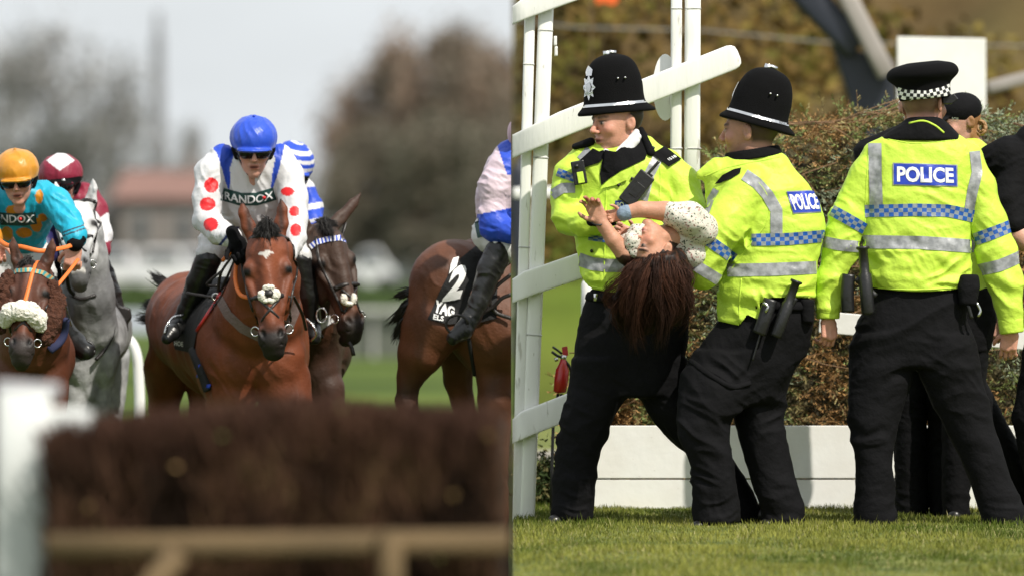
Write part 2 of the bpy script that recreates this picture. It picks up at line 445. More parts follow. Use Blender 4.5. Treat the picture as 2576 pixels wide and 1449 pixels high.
# ================================================================== SETTING
rng = np.random.default_rng(7); random.seed(5)
GL = -0.72           # level of the racecourse on the left; the lawn on the right is a terrace at 0
m_turf = mat('turf', (.055, .088, .016), .95, .4, 30, .35, .25, c2=(.085, .12, .022), spec=.1)
m_lawn = mat('lawn', (.085, .12, .015), .95, .6, 120, .35, 3, c2=(.15, .165, .03))
m_earth = mat('earth', (.12, .085, .055), .95, .5, 20, .3, 3)
m_white = mat('white_paint', (.86, .86, .84), .5, .08, 25, .04, 6, c2=(.80, .79, .76), spots=[((.34, .28, .20), 16, .70), ((.40, .36, .30), 60, .72)])
m_white2 = mat('white_plastic', (.82, .82, .79), .38, .1, 18, .06, 4, aniso=(3, 3, .5), spots=[((.42, .40, .35), 9, .66), ((.3, .27, .22), 40, .70)])
m_wood = mat('weathered_wood', (.125, .082, .036), .8, .4, 40, .25, 6, aniso=(1, 1, 6))

def sheet(name, x0, x1, y0, y1, z, m, nx=1, ny=1, hf=None, parent=None, kind='structure'):
    X = np.linspace(x0, x1, nx+1); Y = np.linspace(y0, y1, ny+1); XX, YY = np.meshgrid(X, Y, indexing='ij')
    ZZ = np.full_like(XX, z) if hf is None else hf(XX, YY)
    V = np.stack([XX.ravel(), YY.ravel(), ZZ.ravel()], 1); i, j = np.meshgrid(np.arange(nx), np.arange(ny), indexing='ij')
    a = (i*(ny+1)+j).ravel(); F = np.stack([a, a+ny+1, a+ny+2, a+1], 1)
    o = link(name, mesh(name, V, F, hf is not None), m, parent); o['kind'] = kind; return o
def boxmesh(x0, x1, y0, y1, z0, z1):
    V = [(x, y, z) for x in (x0, x1) for y in (y0, y1) for z in (z0, z1)]
    return V, [(0, 1, 3, 2), (4, 6, 7, 5), (0, 4, 5, 1), (2, 3, 7, 6), (0, 2, 6, 4), (1, 5, 7, 3)]
def box(name, x0, x1, y0, y1, z0, z1, m, parent=None, kind=None, bevel=0):
    V, F = boxmesh(x0, x1, y0, y1, z0, z1); po = Vector(parent.location) if parent is not None else Vector((0, 0, 0))
    o = link(name, mesh(name, [Vector(v)-po for v in V], F, False), m, parent)
    if kind: o['kind'] = kind
    if bevel: b = o.modifiers.new('b', 'BEVEL'); b.width = bevel; b.segments = 2
    return o
def empty(name, loc, label=None, cat=None, group=None):
    o = bpy.data.objects.new(name, None); col.objects.link(o); o.location = loc; o.empty_display_size = .2
    tag(o, label, cat, group); return o
def blades(name, P, D, Wd, m, cols, parent=None, up=None, kind='stuff', mids=True):
    """many thin leaves: P bases, D tip offsets, Wd width vectors"""
    n = len(P)
    if mids:
        V = np.concatenate([P-Wd, P+Wd, P+D*.55+Wd*.8+.0, P+D*.55-Wd*.8, P+D+np.array([0, 0, 0])], 0)
        i = np.arange(n); Fq = np.stack([i, i+n, i+2*n, i+3*n], 1); Ft = np.stack([i+3*n, i+2*n, i+4*n, i+4*n], 1)
        me = bpy.data.meshes.new(name); me.vertices.add(5*n); me.vertices.foreach_set('co', V.astype(np.float32).ravel())
        loops = np.concatenate([Fq.ravel(), Ft[:, :3].ravel()]).astype(np.int32)
        me.loops.add(len(loops)); me.loops.foreach_set('vertex_index', loops); me.polygons.add(2*n)
        me.polygons.foreach_set('loop_start', np.concatenate([np.arange(n)*4, 4*n+np.arange(n)*3]).astype(np.int32))
        me.polygons.foreach_set('loop_total', np.concatenate([np.full(n, 4), np.full(n, 3)]).astype(np.int32)); rep = 5
    else:
        V = np.concatenate([P-Wd, P+Wd, P+D+Wd, P+D-Wd], 0); i = np.arange(n); F = np.stack([i, i+n, i+2*n, i+3*n], 1).astype(np.int32)
        me = bpy.data.meshes.new(name); me.vertices.add(4*n); me.vertices.foreach_set('co', V.astype(np.float32).ravel())
        me.loops.add(4*n); me.loops.foreach_set('vertex_index', F.ravel()); me.polygons.add(n)
        me.polygons.foreach_set('loop_start', (np.arange(n)*4).astype(np.int32)); me.polygons.foreach_set('loop_total', np.full(n, 4, dtype=np.int32)); rep = 4
    me.update(calc_edges=True)
    c4 = np.ones((rep*n, 4), dtype=np.float32); c4[:, :3] = np.tile(cols, (rep, 1)); ca = me.color_attributes.new('Col', 'FLOAT_COLOR', 'POINT'); ca.data.foreach_set('color', c4.ravel())
    o = link(name, me, m, parent)
    if kind: o['kind'] = kind
    return o
def unit(n):
    v = rng.normal(size=(n, 3)); return v/np.linalg.norm(v, axis=1)[:, None]
def perp(D):
    a = np.cross(D, unit(len(D))); return a/np.maximum(np.linalg.norm(a, axis=1), 1e-9)[:, None]
m_leaf = mat('leaf', rough=.75, var=.15, vscale=3, attr=True, spec=.08)
m_leafT = mat('leaf_blade', rough=.65, var=.12, vscale=6, attr=True, spec=.14)

# --- ground
sheet('racecourse_turf', -1500, 1500, -60, 3000, GL, m_turf)
lawnb = box('lawn_terrace', 0.004, 40, -10, 70, GL-.3, 0, m_earth, kind='structure')
sheet('lawn', 0.004, 40, -10, 70, .004, m_lawn)
sheet('path', 0.006, 40, 38.5, 40.3, .010, mat('gravel_path', (.26, .24, .2), .95, .5, 90, .2, 5))
n = 90000
gx = rng.uniform(.01, 2.75, n); gy = 24.6+rng.uniform(0, 1, n)**.9*8.6
keep = noise(np.stack([gx*2.2, gy*1.1, gx*0], 1), 1, 3) > rng.uniform(-1.5, -.10, n)
gx, gy = gx[keep], gy[keep]; n = len(gx)
h = rng.uniform(.010, .025, n)*(1+.6*noise(np.stack([gx*5, gy*3, gx*0], 1), 1, 8)); h[rng.random(n) < .015] *= 1.8
D_ = np.stack([rng.normal(0, .35, n)*h, rng.normal(0, .35, n)*h, h], 1); th = rng.uniform(0, pi, n)
W_ = np.stack([np.cos(th), np.sin(th), 0*th], 1)*rng.uniform(.0012, .0024, n)[:, None]
t = np.clip(.5+.8*noise(np.stack([gx*3, gy*1.5, gx*0], 1), 1, 5)+rng.normal(0, .22, n), 0, 1)[:, None]
gc = np.array([.070, .100, .012])*(1-t)+np.array([.225, .23, .045])*t
dry = rng.random(n) < .07; gc[dry] = (.32, .29, .13)
blades('grass', np.stack([gx, gy, np.full(n, .002)], 1), D_, W_, m_leafT, gc)

# --- bank behind the lawn with shrubs, right-hand background
def bankh(X, Y): return np.clip((Y-48)*.42, 0, 5.2)+.25*np.sin(X*1.3+Y*.7)*np.clip((Y-49)/3, 0, 1)+.15*np.sin(X*3.1-Y*1.9)*np.clip((Y-49)/3, 0, 1)
m_bank = mat('bank_grass', rough=.95, bump=.5, bscale=14, var=.35, vscale=.9, attr=True, spec=.1)
bk = sheet('grassy_bank', .004, 34, 47.6, 64, 0, m_bank, 120, 60, lambda X, Y: bankh(X, Y)+.0)
bv_ = np.zeros(len(bk.data.vertices)*3, dtype=np.float32); bk.data.vertices.foreach_get('co', bv_); bv_ = bv_.reshape(-1, 3)
tt = np.clip((bv_[:, 2]-1.0+.5*noise(bv_, .9, 4))/.7, 0, 1)[:, None]; t2 = np.clip(.5+noise(bv_, .7, 8), 0, 1)[:, None]
cc_ = np.ones((len(bv_), 4), dtype=np.float32); cc_[:, :3] = (np.array((.075, .115, .014))*(1-t2)+np.array((.11, .12, .025))*t2)*(1-tt)+(np.array((.105, .072, .032))*(1-t2)+np.array((.075, .072, .026))*t2)*tt
ca_ = bk.data.color_attributes.new('Col', 'FLOAT_COLOR', 'POINT'); ca_.data.foreach_set('color', cc_.ravel())
box('bank_core', .004, 34, 50.5, 64, -.2, .35, m_earth, kind='structure')
n = 26000
bx = rng.uniform(.05, 6.6, n); by = rng.uniform(50.0, 63, n)
dens = noise(np.stack([bx*.9, by*.45, bx*0], 1), 1, 12)
k = (dens > -.25)&(rng.random(n) < .95); bx, by = bx[k], by[k]; n = len(bx)
k = bankh(bx, by) > .85; bx, by = bx[k], by[k]; n = len(bx)
bz = bankh(bx, by)+rng.uniform(0, .55, n)**1.5
cn = noise(np.stack([bx*1.4, by*.5, bz*1.0], 1), 1, 31)+rng.normal(0, .15, n)
lc = np.where((cn < -.25)[:, None], (.06, .036, .012), np.where((cn < .02)[:, None], (.10, .09, .018), np.where((cn < .42)[:, None], (.145, .094, .028), (.185, .142, .036))))
low = bz < 1.0; lc[low] = lc[low]*.5+np.array([.09, .11, .02])*.5
up_ = unit(n)*rng.uniform(.06, .13, n)[:, None]
blades('bank_shrub_foliage', np.stack([bx, by, bz], 1), up_, perp(up_)*rng.uniform(.02, .04, n)[:, None], m_leaf, lc)

# --- spruce brush of the fence behind the officers
tpx = [1440, 1540, 1640, 1720, 1790, 1850, 1950, 2000, 2060, 2130, 2200, 2250, 2350, 2450, 2520, 2620]
tpy = [975, 930, 820, 640, 412, 385, 330, 318, 322, 300, 292, 285, 300, 296, 312, 335]
HT = empty('brush_fence', wp(2050, 1300, 32.3), 'long fence of cut green and brown spruce brush behind the white boards', 'brush fence')
Dn, Df = 31.95, 32.8
def topz(x): return np.interp(x, [wp(a, 0, 32.3)[0] for a in tpx], [wp(0, b, 32.3)[2] for b in tpy])
xs = np.linspace(wp(1440, 0, 32.3)[0], wp(2640, 0, 32.3)[0], 60)
V, F = [], []
for i, x in enumerate(xs):
    tz = float(topz(x))-.06+.03*sin(x*31)
    V += [(x, Dn+.14, 0), (x, Dn+.10+.03*sin(x*23), tz*.6), (x, Dn+.2, tz), (x, Df-.1, tz-.02), (x, Df, 0)]
    if i: F += [((i-1)*5+j, (i-1)*5+j+1, i*5+j+1, i*5+j) for j in range(4)]
F += [(0, 1, 2, 3, 4)[::-1], tuple((len(xs)-1)*5+j for j in range(5))]
o = link('packed_brush', mesh('packed_brush', [Vector(v)-HT.location for v in V], F), mat('packed_brush', (.05, .042, .022), .95, .9, 60, .5, 25, c2=(.09, .075, .035)), HT)
ns = 5200
sx = rng.uniform(xs[0], xs[-1], ns); u = rng.random(ns); sz = topz(sx)*(1-u*u*.0-u*1.0)+.0; sz = np.maximum(sz, .1)
top = rng.random(ns) < .18; sz[top] = topz(sx[top])-rng.uniform(-.01, .05, top.sum())
sy = np.where(top, rng.uniform(Dn, Df, ns), Dn+.06+rng.uniform(-.05, .10, ns))
sd_ = np.stack([rng.normal(0, 1, ns)+.5, rng.normal(-.45, .25, ns), rng.normal(-.1, .45, ns)+.35*top], 1); sd_ /= np.linalg.norm(sd_, axis=1)[:, None]
ln = rng.uniform(.06, .15, ns); cn = noise(np.stack([sx*4.5, sy*2, sz*4.5], 1), 1, 77)+rng.normal(0, .25, ns)
base = np.where((cn < -.32)[:, None], (.36, .21, .085), np.where((cn < -.05)[:, None], (.30, .25, .11), np.where((cn < .38)[:, None], (.20, .25, .085), (.29, .34, .23))))
m_n = 12; Pn, Dn_, Cn = [], [], []
for j in range(m_n):
    f = (j+.5)/m_n; side = unit(ns); side -= (side*sd_).sum(1)[:, None]*sd_; side /= np.linalg.norm(side, axis=1)[:, None]
    Pn.append(np.stack([sx, sy, sz], 1)+sd_*(ln*f)[:, None]); Dn_.append((side*.8+sd_*.75)*rng.uniform(.014, .03, ns)[:, None]*(1.1-f*.5)); Cn.append(base*rng.uniform(.65, 1.45, ns)[:, None])
Pn, Dn_, Cn = np.concatenate(Pn), np.concatenate(Dn_), np.concatenate(Cn)
hl = np.array(HT.location)
blades('spruce_needles', Pn-hl, Dn_, perp(Dn_)*rng.uniform(.0016, .003, len(Pn))[:, None], m_leafT, Cn, HT, mids=False)
blades('spruce_stems', np.stack([sx, sy, sz], 1)-hl, sd_*ln[:, None], perp(sd_)*.0016, m_leafT, np.tile((.17, .095, .045), (ns, 1)), HT, mids=False)
m_twig = mat('bare_twig', (.24, .14, .075), .8, .2, 40, .25, 12)
for i in range(46):
    x = rng.uniform(wp(1980, 0, 32)[0], xs[-1]) if i % 5 else rng.uniform(xs[5], xs[-1]); z = float(topz(x))*rng.uniform(.25, 1.0) if i % 3 else float(topz(x))
    a = rng.uniform(-.5, .5) + (pi if rng.random() < .5 else 0); l = rng.uniform(.12, .4); c_ = rng.normal(0, .25)
    pts = [Vector((x+l*t*cos(a), Dn-.04-.03*sin(t*3), z+l*t*sin(a)+c_*l*t*t)) for t in (0, .3, .6, 1)]
    V, F = sweep([tuple(p-HT.location) for p in pts], rng.uniform(.0016, .003), 5)
    link('twig', mesh('twig', V, F), m_twig, HT)
# low bush at the foot of the left rail posts
BU = empty('low_bush', wp(1368, 1285, 32.2), 'small dark green bush at the foot of the white rail posts', 'bush')
n = 2600; P = rng.normal(size=(n, 3))*np.array([.045, .09, .07])+np.array([0, 0, .10]); P[:, 2] = np.abs(P[:, 2]); d = unit(n)*rng.uniform(.015, .03, n)[:, None]
cc = np.where((rng.random(n) < .6)[:, None], (.035, .055, .018), (.13, .12, .05))
blades('leaves', P, d, perp(d)*.005, m_leaf, cc, BU)

# --- white board skirting of the brush fence
BF = empty('white_board_fence', wp(2050, 1290, 31.75), 'low fence of two wide white boards standing on the lawn edge', 'fence')
def zrow(y, D): return wp(0, y, D)[2]
xl, xr = wp(1482, 0, 31.75)[0], wp(2640, 0, 31.75)[0]
xm = wp(2290, 0, 31.75)[0]
for a, b in ((xl, xm), (xm+.003, xr)):
    box('board', a, b, 31.73, 31.76, zrow(1202, 31.75), zrow(1070, 31.75), m_white, BF, bevel=.003)
    box('board', a, b, 31.735, 31.765, zrow(1281, 31.75), zrow(1205.5, 31.75), m_white, BF, bevel=.003)
for x in (1500, 1900, 2290, 2600):
    X = wp(x, 0, 31.8)[0]; box('post', X, X+.06, 31.77, 31.85, -.05, zrow(1078, 31.8), m_white, BF)
box('ground_board', xl, xr, 31.72, 31.77, -.02, zrow(1283.5, 31.75), m_wood, BF)
def bar(T, name, a, b, hw, z0, z1, m, bevel=0, parent=None):
    """straight bar between two design points, half width hw, from depth z0 to z1"""
    dx, dy = b[0]-a[0], b[1]-a[1]; l = math.hypot(dx, dy); nx, ny = -dy/l*hw, dx/l*hw
    return slab(T, name, [(a[0]-nx, a[1]-ny), (b[0]-nx, b[1]-ny), (b[0]+nx, b[1]+ny), (a[0]+nx, a[1]+ny)], z0, z1, m, parent, bevel)
T = Thing('white_rail', 31.6, (2300, 1270, 0), 'white horizontal rail behind the peaked cap officer in front of the brush', 'rail')
bar(T, 'rail_board', (2062, 809), (2640, 858), 27, 0, 18, m_white, 2)
bar(T, 'post', (2230, 812), (2230, 1285), 14, 19, 40, m_white, 2); bar(T, 'post', (2640, 850), (2620, 1285), 14, 19, 40, m_white, 2)

# --- running rail frame: twin posts and sloping rails, left of the officers
T = Thing('running_rail', 30.55, (1340, 1300, 0), 'tall white running rail frame of twin posts and sloping rails, left of the helmeted officers', 'rail')
def rounded_bar(T, name, a, b, hw, zc, hz, m, parent=None, capend=False, sq=.5):
    dx, dy = b[0]-a[0], b[1]-a[1]; l = math.hypot(dx, dy); ux, uy = dx/l, dy/l; nx, ny = -uy, ux; V, F = [], []; N_ = 20
    prof = []
    for i in range(N_):
        th = 2*pi*i/N_; c_, s_ = cos(th), sin(th); e = sq; prof.append((math.copysign(abs(c_)**e, c_)*hw, math.copysign(abs(s_)**e, s_)*hz))
    st = [(0, .92), (2, 1)]+[(l*t, 1) for t in (.25, .5, .75)]+[(l-3, 1), (l, .92)]
    if capend: st = st[:-2]+[(l-22, 1), (l-10, .9), (l-3, .7), (l, .35)]
    for s, k in st:
        for p, q in prof: V.append((a[0]+ux*s+nx*p*k, a[1]+uy*s+ny*p*k, zc+q*k))
    for r_ in range(len(st)-1):
        F += [(r_*N_+j, r_*N_+(j+1) % N_, (r_+1)*N_+(j+1) % N_, (r_+1)*N_+j) for j in range(N_)]
    F += [tuple(range(N_))[::-1], tuple((len(st)-1)*N_+j for j in range(N_))]
    if getattr(T, 'xmin', None) is not None: V = [(max(x, T.xmin), y, z) for x, y, z in V]
    o = T.add(name, V, F, m, parent=parent); return o
T.xmin = 1289
for (a, b, hw) in (((1335, -40), (1300, 1310), 13.5), ((1376, -40), (1326, 1308), 19)):
    p = rounded_bar(T, 'post', a, b, hw, 0, hw, m_white2)
    for yy in (75, 395, 840) if hw > 15 else (160, 620):
        t = (yy+40)/1350; xx = a[0]+(b[0]-a[0])*t; rounded_bar(T, 'joint_collar', (xx+.3, yy), (xx, yy+5), hw+1.3, 0, hw+1.3, m_white2, p)
for (a, b, hw) in (((1702, -40), (1700, 470), 14), ((1743, -40), (1741, 470), 20)):
    p = rounded_bar(T, 'post', a, b, hw, 0, hw, m_white2)
    for yy in (20, 372): rounded_bar(T, 'joint_collar', (a[0], yy), (a[0], yy+5), hw+1.3, 0, hw+1.3, m_white2, p)
rounded_bar(T, 'sloping_rail', (1270, 42), (1470, -30), 25, -32, 11, m_white2, sq=.24)
rounded_bar(T, 'sloping_rail', (1270, 371), (1858, 139), 32, -32, 11, m_white2, sq=.24, capend=True)
rounded_bar(T, 'sloping_rail', (1270, 733), (1500, 655), 32, -32, 11, m_white2, sq=.24)
rounded_bar(T, 'sloping_rail', (1270, 1085), (1480, 1003), 33, -32, 11, m_white2, sq=.24)
for x, y in ((1397, 92), (1399, 118)):
    rounded_bar(T, 'bracket', (x, y), (x, y+24), 4, -5, 8, m_white2)
V, F = sweep([(1690, 220, 22), (1690, 220, 34)], 1, 28)
V = [((x-1690)*.55*56+1690-16, (y-220)*84+220, z) for x, y, z in [(1690+cos(2*pi*i/28), 220+sin(2*pi*i/28), zz) for zz in (24, 36) for i in range(28)]]
F = [(i, i+28, (i+1) % 28+28, (i+1) % 28) for i in range(28)]+[tuple(range(28)), tuple(range(55, 27, -1))]
T.add('oval_disc', V, F, m_white2, smooth=False)
# small things seen behind the rail frame
T = Thing('white_marker_post', 33, (1480, 1230, 0), 'short cream white post behind the hip of the bare-handed helmeted officer', 'post')
V, F = sweep([(1480, 705, 0, 12), (1480, 712, 0, 17), (1480, 760, 0, 18), (1482, 1200, 0, 18)], 1, 14); T.add('post', V, F, m_white2)
V, F = sweep([(1480, 698, 0, 8), (1480, 706, 0, 13)], 1, 14); T.add('post_cap', V, F, m_white2)
T = Thing('horizontal_rail', 41, (1370, 830, 0), 'blurred horizontal white rail far behind the twin posts', 'rail')
rounded_bar(T, 'rail', (1292, 487), (1445, 482), 14, 0, 10, m_white2); rounded_bar(T, 'post', (1322, 490), (1322, 1125), 9, 12, 9, m_white2)
# fire extinguisher
T = Thing('fire_extinguisher', 31.2, (1416, 1290, 0), 'red fire extinguisher held on a stand between white posts and officer', 'fire extinguisher')
m_red = mat('red_enamel', (.42, .014, .014), .3, 0, 10, .08, 5, coat=.4); m_blk = mat('black_plastic', (.012, .012, .013), .38, .1, 60, .1, 10)
m_steel = mat('steel', (.62, .62, .62), .25, 0, 10, .1, 20, metal=1)
V, F = sweep([(1408, 988, 0, 10), (1408, 984, 0, 16), (1412, 954, 0, 18), (1415, 930, 0, 17), (1416, 915, 0, 10), (1417, 903, 0, 7)], 1, 18); cy = T.add('cylinder', V, F, m_red)
V, F = sweep([(1417, 905, 0, 7), (1419, 893, 0, 8)], 1, 12); T.add('valve', V, F, m_steel, parent=cy)
tube(T, 'carrying_handle', [(1412, 898, 0), (1400, 893, 0), (1388, 884, 0)], 3.5, m_blk); tube(T, 'lever', [(1414, 890, 0), (1402, 880, 0), (1390, 872, 0)], 3, m_blk)
slab(T, 'red_tag', [(1413, 873), (1427, 870), (1430, 893), (1416, 896)], -4, 4, m_red)
tube(T, 'gauge', [(1395, 905, -8), (1404, 902, -8)], 5, m_steel); tube(T, 'hose', [(1420, 905, 5), (1436, 930, 6), (1434, 970, 6), (1425, 1000, 4)], 4, m_blk)
V, F = join([sweep([(1404, 990, 0), (1392, 1060, 0), (1388, 1180, 0), (1386, 1290, 0)], 4, 8), sweep([(1412, 990, 8), (1414, 1060, 8), (1416, 1290, 8)], 4, 8)]); T.add('stand', V, F, m_blk)
# white notice board and machine arm in the background
T = Thing('blank_white_board', 39, (2365, 1080, 0), 'blank white upright board on a post behind the peaked cap', 'board')
slab(T, 'panel', [(2257, 93), (2480, 98), (2481, 300), (2470, 420), (2258, 420)], 0, 14, m_white, bevel=2); bar(T, 'post', (2300, 425), (2300, 1150), 12, 2, 12, m_white); bar(T, 'post', (2440, 425), (2440, 1150), 12, 2, 12, m_white)
T = Thing('machine_arm', 46, (2190, 1060, 0), 'out of focus dark machine arm with a grey tube, left of the white board', 'machine')
m_dark = mat('dark_paint', (.018, .022, .035), .5, .1, 20, .2, 3); m_gry = mat('grey_paint', (.33, .30, .28), .5, 0, 20, .1, 3)
rounded_bar(T, 'jib', (1985, -60), (2160, 120), 38, 30, 25, m_dark); rounded_bar(T, 'tube', (2105, -60), (2232, 190), 24, 0, 22, m_gry)
slab(T, 'mast', [(2095, 110), (2250, 150), (2262, 300), (2215, 420), (2160, 800), (2110, 1060), (2270, 1060), (2262, 800), (2275, 300), (2250, 150)][:4]+[(2200, 1060), (2160, 1060), (2165, 330)], 40, 90, m_dark, bevel=6)
T = Thing('dark_trunk', 47, (1310, 1050, 0), 'blurred dark trunk seen between the white posts', 'trunk')
V, F = sweep([(1302, 1050, 0, 13), (1306, 700, 0, 12), (1300, 540, 0, 16), (1306, 440, 0, 20), (1312, 395, 0, 8)], 1, 12); T.add('trunk', V, F, m_dark)
T = Thing('light_pole', 45, (2560, 1060, 0), 'blurred slanting grey pole beyond the white board', 'pole')
rounded_bar(T, 'pole', (2486, 222), (2640, 182), 16, 0, 14, m_gry); rounded_bar(T, 'post', (2630, 190), (2630, 1060), 12, 20, 12, m_gry)
T = Thing('wire_fence', 50, (1900, 1020, 0), 'thin pale wire strung across the bank behind the helmets', 'wire')
V, F = sweep([(1290, 52, 0), (1450, 70, 0), (1770, 78, 0), (2080, 108, 0), (2260, 112, 0), (2800, 120, 0)], 2.6, 6); T.add('wire', V, F, mat('dull_wire', (.22, .21, .19), .6))
for x in (2790,): V, F = sweep([(x, 60, 8), (x, 1015, 8)], 7, 8); T.add('post', V, F, m_gry)
T = Thing('orange_flag', 47, (1520, 500, 0), 'small orange flag at the top edge above the helmet', 'flag')
slab(T, 'cloth', [(1492, -30), (1552, -34), (1556, 6), (1540, 16), (1522, 8), (1500, 12)], 0, 4, mat('orange_cloth', (.75, .12, .02), .8)); bar(T, 'stick', (1488, -40), (1488, 560), 3, 0, 6, m_wood)

# ================================================================== LEFT BACKGROUND
HZ = 600
def tree(xc, D, top, wpx, base_px, cols, nt_, label, seed, tw=(.10, .28), trunk=True, thick=1.0, group='bare trees beyond the racecourse', tall=1.0, full=False):
    full = cols is not bare; r = np.random.default_rng(seed); k = D/FPX; X0 = (xc-1288)*k; gz = GL; ht = CAMZ-(top-HZ)*k-gz; cw = wpx*k/2
    T0 = empty('tree', (X0, D, gz), label, 'tree', group)
    segs = []
    def grow(p, d, l, rad, lev):
        q = p+d*l; segs.append((p, q, rad, rad*.62))
        if lev == 0: return
        for _ in range(3 if lev > 1 else 3):
            nd = d+r.normal(0, .42, 3); nd[2] = nd[2]*.7+.25; nd /= np.linalg.norm(nd); grow(q, nd, l*r.uniform(.6, .82), rad*.6, lev-1)
    grow(np.array([0., 0, 0]), np.array([r.normal(0, .04), 0, 1.]), ht*.24, ht*.022*thick, 5)
    A = np.array([s[0] for s in segs]); B = np.array([s[1] for s in segs]); sc_ = np.array([cw/np.abs(B[:, 0]).max(), cw/np.abs(B[:, 1]).max()*.8, ht/B[:, 2].max()])
    V, F, n_ = [], [], 0
    V0, F0 = join([sweep([tuple(a*sc_)+(ra,), tuple(b*sc_)+(rb,)], 1, 5) for (a, b, ra, rb) in segs])
    link('trunk', mesh('trunk', V0, F0), mat('bark'+str(cols[0][0]), (.13, .12, .10) if not thick < 1 else (.12, .1, .08), .9, .3, 5, .2, 1), T0)
    E = (B*sc_)[[i for i, s in enumerate(segs) if s[3] < ht*.009*thick]]; idx = r.integers(0, len(E), nt_)
    P = E[idx]+r.normal(size=(nt_, 3))*np.array([cw*.16, cw*.2, ht*.055])
    nf = int(nt_*.62); vv = r.normal(size=(nf, 3)); vv /= np.linalg.norm(vv, axis=1)[:, None]; vv *= (r.random(nf)**.42)[:, None]
    zc = .56 if not full else .50; P[:nf] = vv*np.array([cw*1.0, cw*.6, ht*(.44 if not full else .50)])+np.array([0, 0, ht*zc]); hole = noise(P/ht*7, 1, seed+5) > -.42; P[:, 2] = np.where(hole, P[:, 2], P[:, 2]*.82)
    c_ = noise(P/ht*5, 1, seed); t = np.clip(.5+c_*.8+r.normal(0, .2, nt_), 0, 1)[:, None]
    C_ = np.array(cols[0])*(1-t)+np.array(cols[1])*t
    d = r.normal(size=(nt_, 3)); d[:, 2] += .5; d /= np.linalg.norm(d, axis=1)[:, None]; d *= (r.uniform(*tw, nt_)*ht*.12)[:, None]
    pp = np.cross(d, r.normal(size=(nt_, 3))); pp /= np.linalg.norm(pp, axis=1)[:, None]
    blades('crown', P, d, pp*(ht*.0035*tall), m_leaf, C_, T0, kind=None, mids=False)
    return T0
bare = ((.22, .22, .21), (.33, .32, .31)); brn = ((.155, .135, .105), (.28, .205, .155)); drk = ((.10, .11, .10), (.17, .17, .15)); olv = ((.125, .12, .09), (.20, .175, .135))  # bare is lightened: distance haze is put into the twig colour
tree(175, 300, 70, 400, 600, bare, 4600, 'wide bare pale tree, tallest behind the orange capped jockey', 11)
tree(-20, 310, 130, 260, 600, bare, 2400, 'bare pale tree cut by the left edge', 12)
tree(330, 330, 260, 260, 600, bare, 1900, 'thin bare tree just left of the tall spire', 13)
tree(455, 320, 300, 170, 600, bare, 1600, 'small bare tree right of the tall spire', 14)
tree(120, 280, 330, 300, 600, drk, 7500, 'low dark bushy tree behind the grey horse', 15, tall=1.6)
tree(345, 290, 420, 280, 600, drk, 7500, 'low dark bushy tree left of the red roof', 16, tall=1.6)
tree(560, 300, 415, 260, 600, drk, 7500, 'low dark bushy tree behind the blue capped jockey', 17, tall=1.6)
tree(740, 310, 420, 240, 600, drk, 6000, 'low dark tree right of the blue capped jockey', 18, tall=1.6)
tree(860, 290, 170, 230, 600, brn, 2200, 'thin brown tree at the left edge of the tall grove', 19)
tree(975, 280, 112, 290, 600, brn, 9000, 'tall brown budding tree, left in the grove', 20, tall=1.5)
tree(1110, 275, 92, 310, 600, brn, 11000, 'tallest brown budding tree in the middle of the grove', 21, tall=1.6)
tree(1240, 285, 100, 300, 600, brn, 9500, 'tall brown budding tree nearest the white rail frame', 22, tall=1.6)
tree(930, 265, 300, 240, 600, olv, 7500, 'olive bushy tree in front of the grove, left', 23, tall=1.8)
tree(1080, 262, 300, 260, 600, olv, 8500, 'olive bushy tree in front of the grove, middle', 24, tall=1.8)
tree(1225, 266, 290, 260, 600, olv, 8500, 'olive bushy tree in front of the grove, right', 25, tall=1.8)
tree(1390, 290, 200, 300, 600, brn, 3000, 'brown budding tree running out of the grove to the right', 26, tall=1.6)
# distant hedge mass closing the horizon
def hedge(name, x0, x1, D, ytop, cols, n_, label, depth=3.0, seed=1, cat='hedge', ls=.16):
    r = np.random.default_rng(seed); k = D/FPX; a, b = (x0-1288)*k, (x1-1288)*k; zt = CAMZ-(ytop-HZ)*k
    T0 = empty(name, ((a+b)/2, D, GL), label, cat)
    N_ = 60; V, F = [], []
    for i in range(N_+1):
        x = a+(b-a)*i/N_-(a+b)/2; hh = (zt-GL)*(.93+.06*sin(i*1.7+seed)+.03*sin(i*.61)); V += [(x, 0, 0), (x, .1, hh*.9), (x, depth*.5, hh), (x, depth, 0)]
        if i: F += [((i-1)*4+j, (i-1)*4+j+1, i*4+j+1, i*4+j) for j in range(3)]
    F += [(3, 2, 1, 0), (N_*4, N_*4+1, N_*4+2, N_*4+3)]
    link('hedge_body', mesh('hedge_body', V, F), mat('hb'+name+str(seed), tuple(np.array(cols[0])*.8), .95, .8, 3, .3, 1), T0)
    P = np.stack([r.uniform(a, b, n_)-(a+b)/2, r.uniform(-.1, .3, n_), r.uniform(0, 1.02, n_)*(zt-GL)], 1); t = r.random(n_)[:, None]
    C_ = np.array(cols[0])*(1-t)+np.array(cols[1])*t; d = r.normal(size=(n_, 3)); d /= np.linalg.norm(d, axis=1)[:, None]; d *= ls*(zt-GL)
    pp = np.cross(d, r.normal(size=(n_, 3))); pp /= np.linalg.norm(pp, axis=1)[:, None]
    blades('leaves', P, d, pp*ls*.3*(zt-GL), m_leaf, C_, T0); return T0
hedge('distant_hedge', -500, 2100, 340, 560, ((.075, .08, .06), (.13, .13, .10)), 6000, 'long dark distant hedge closing the racecourse behind the parked cars', 6, 3, ls=.05)
hedge('green_hedge', -200, 1900, 170, 722, ((.06, .10, .03), (.10, .15, .045)), 5000, 'clipped green hedge in front of the parked cars', 1.6, 4)
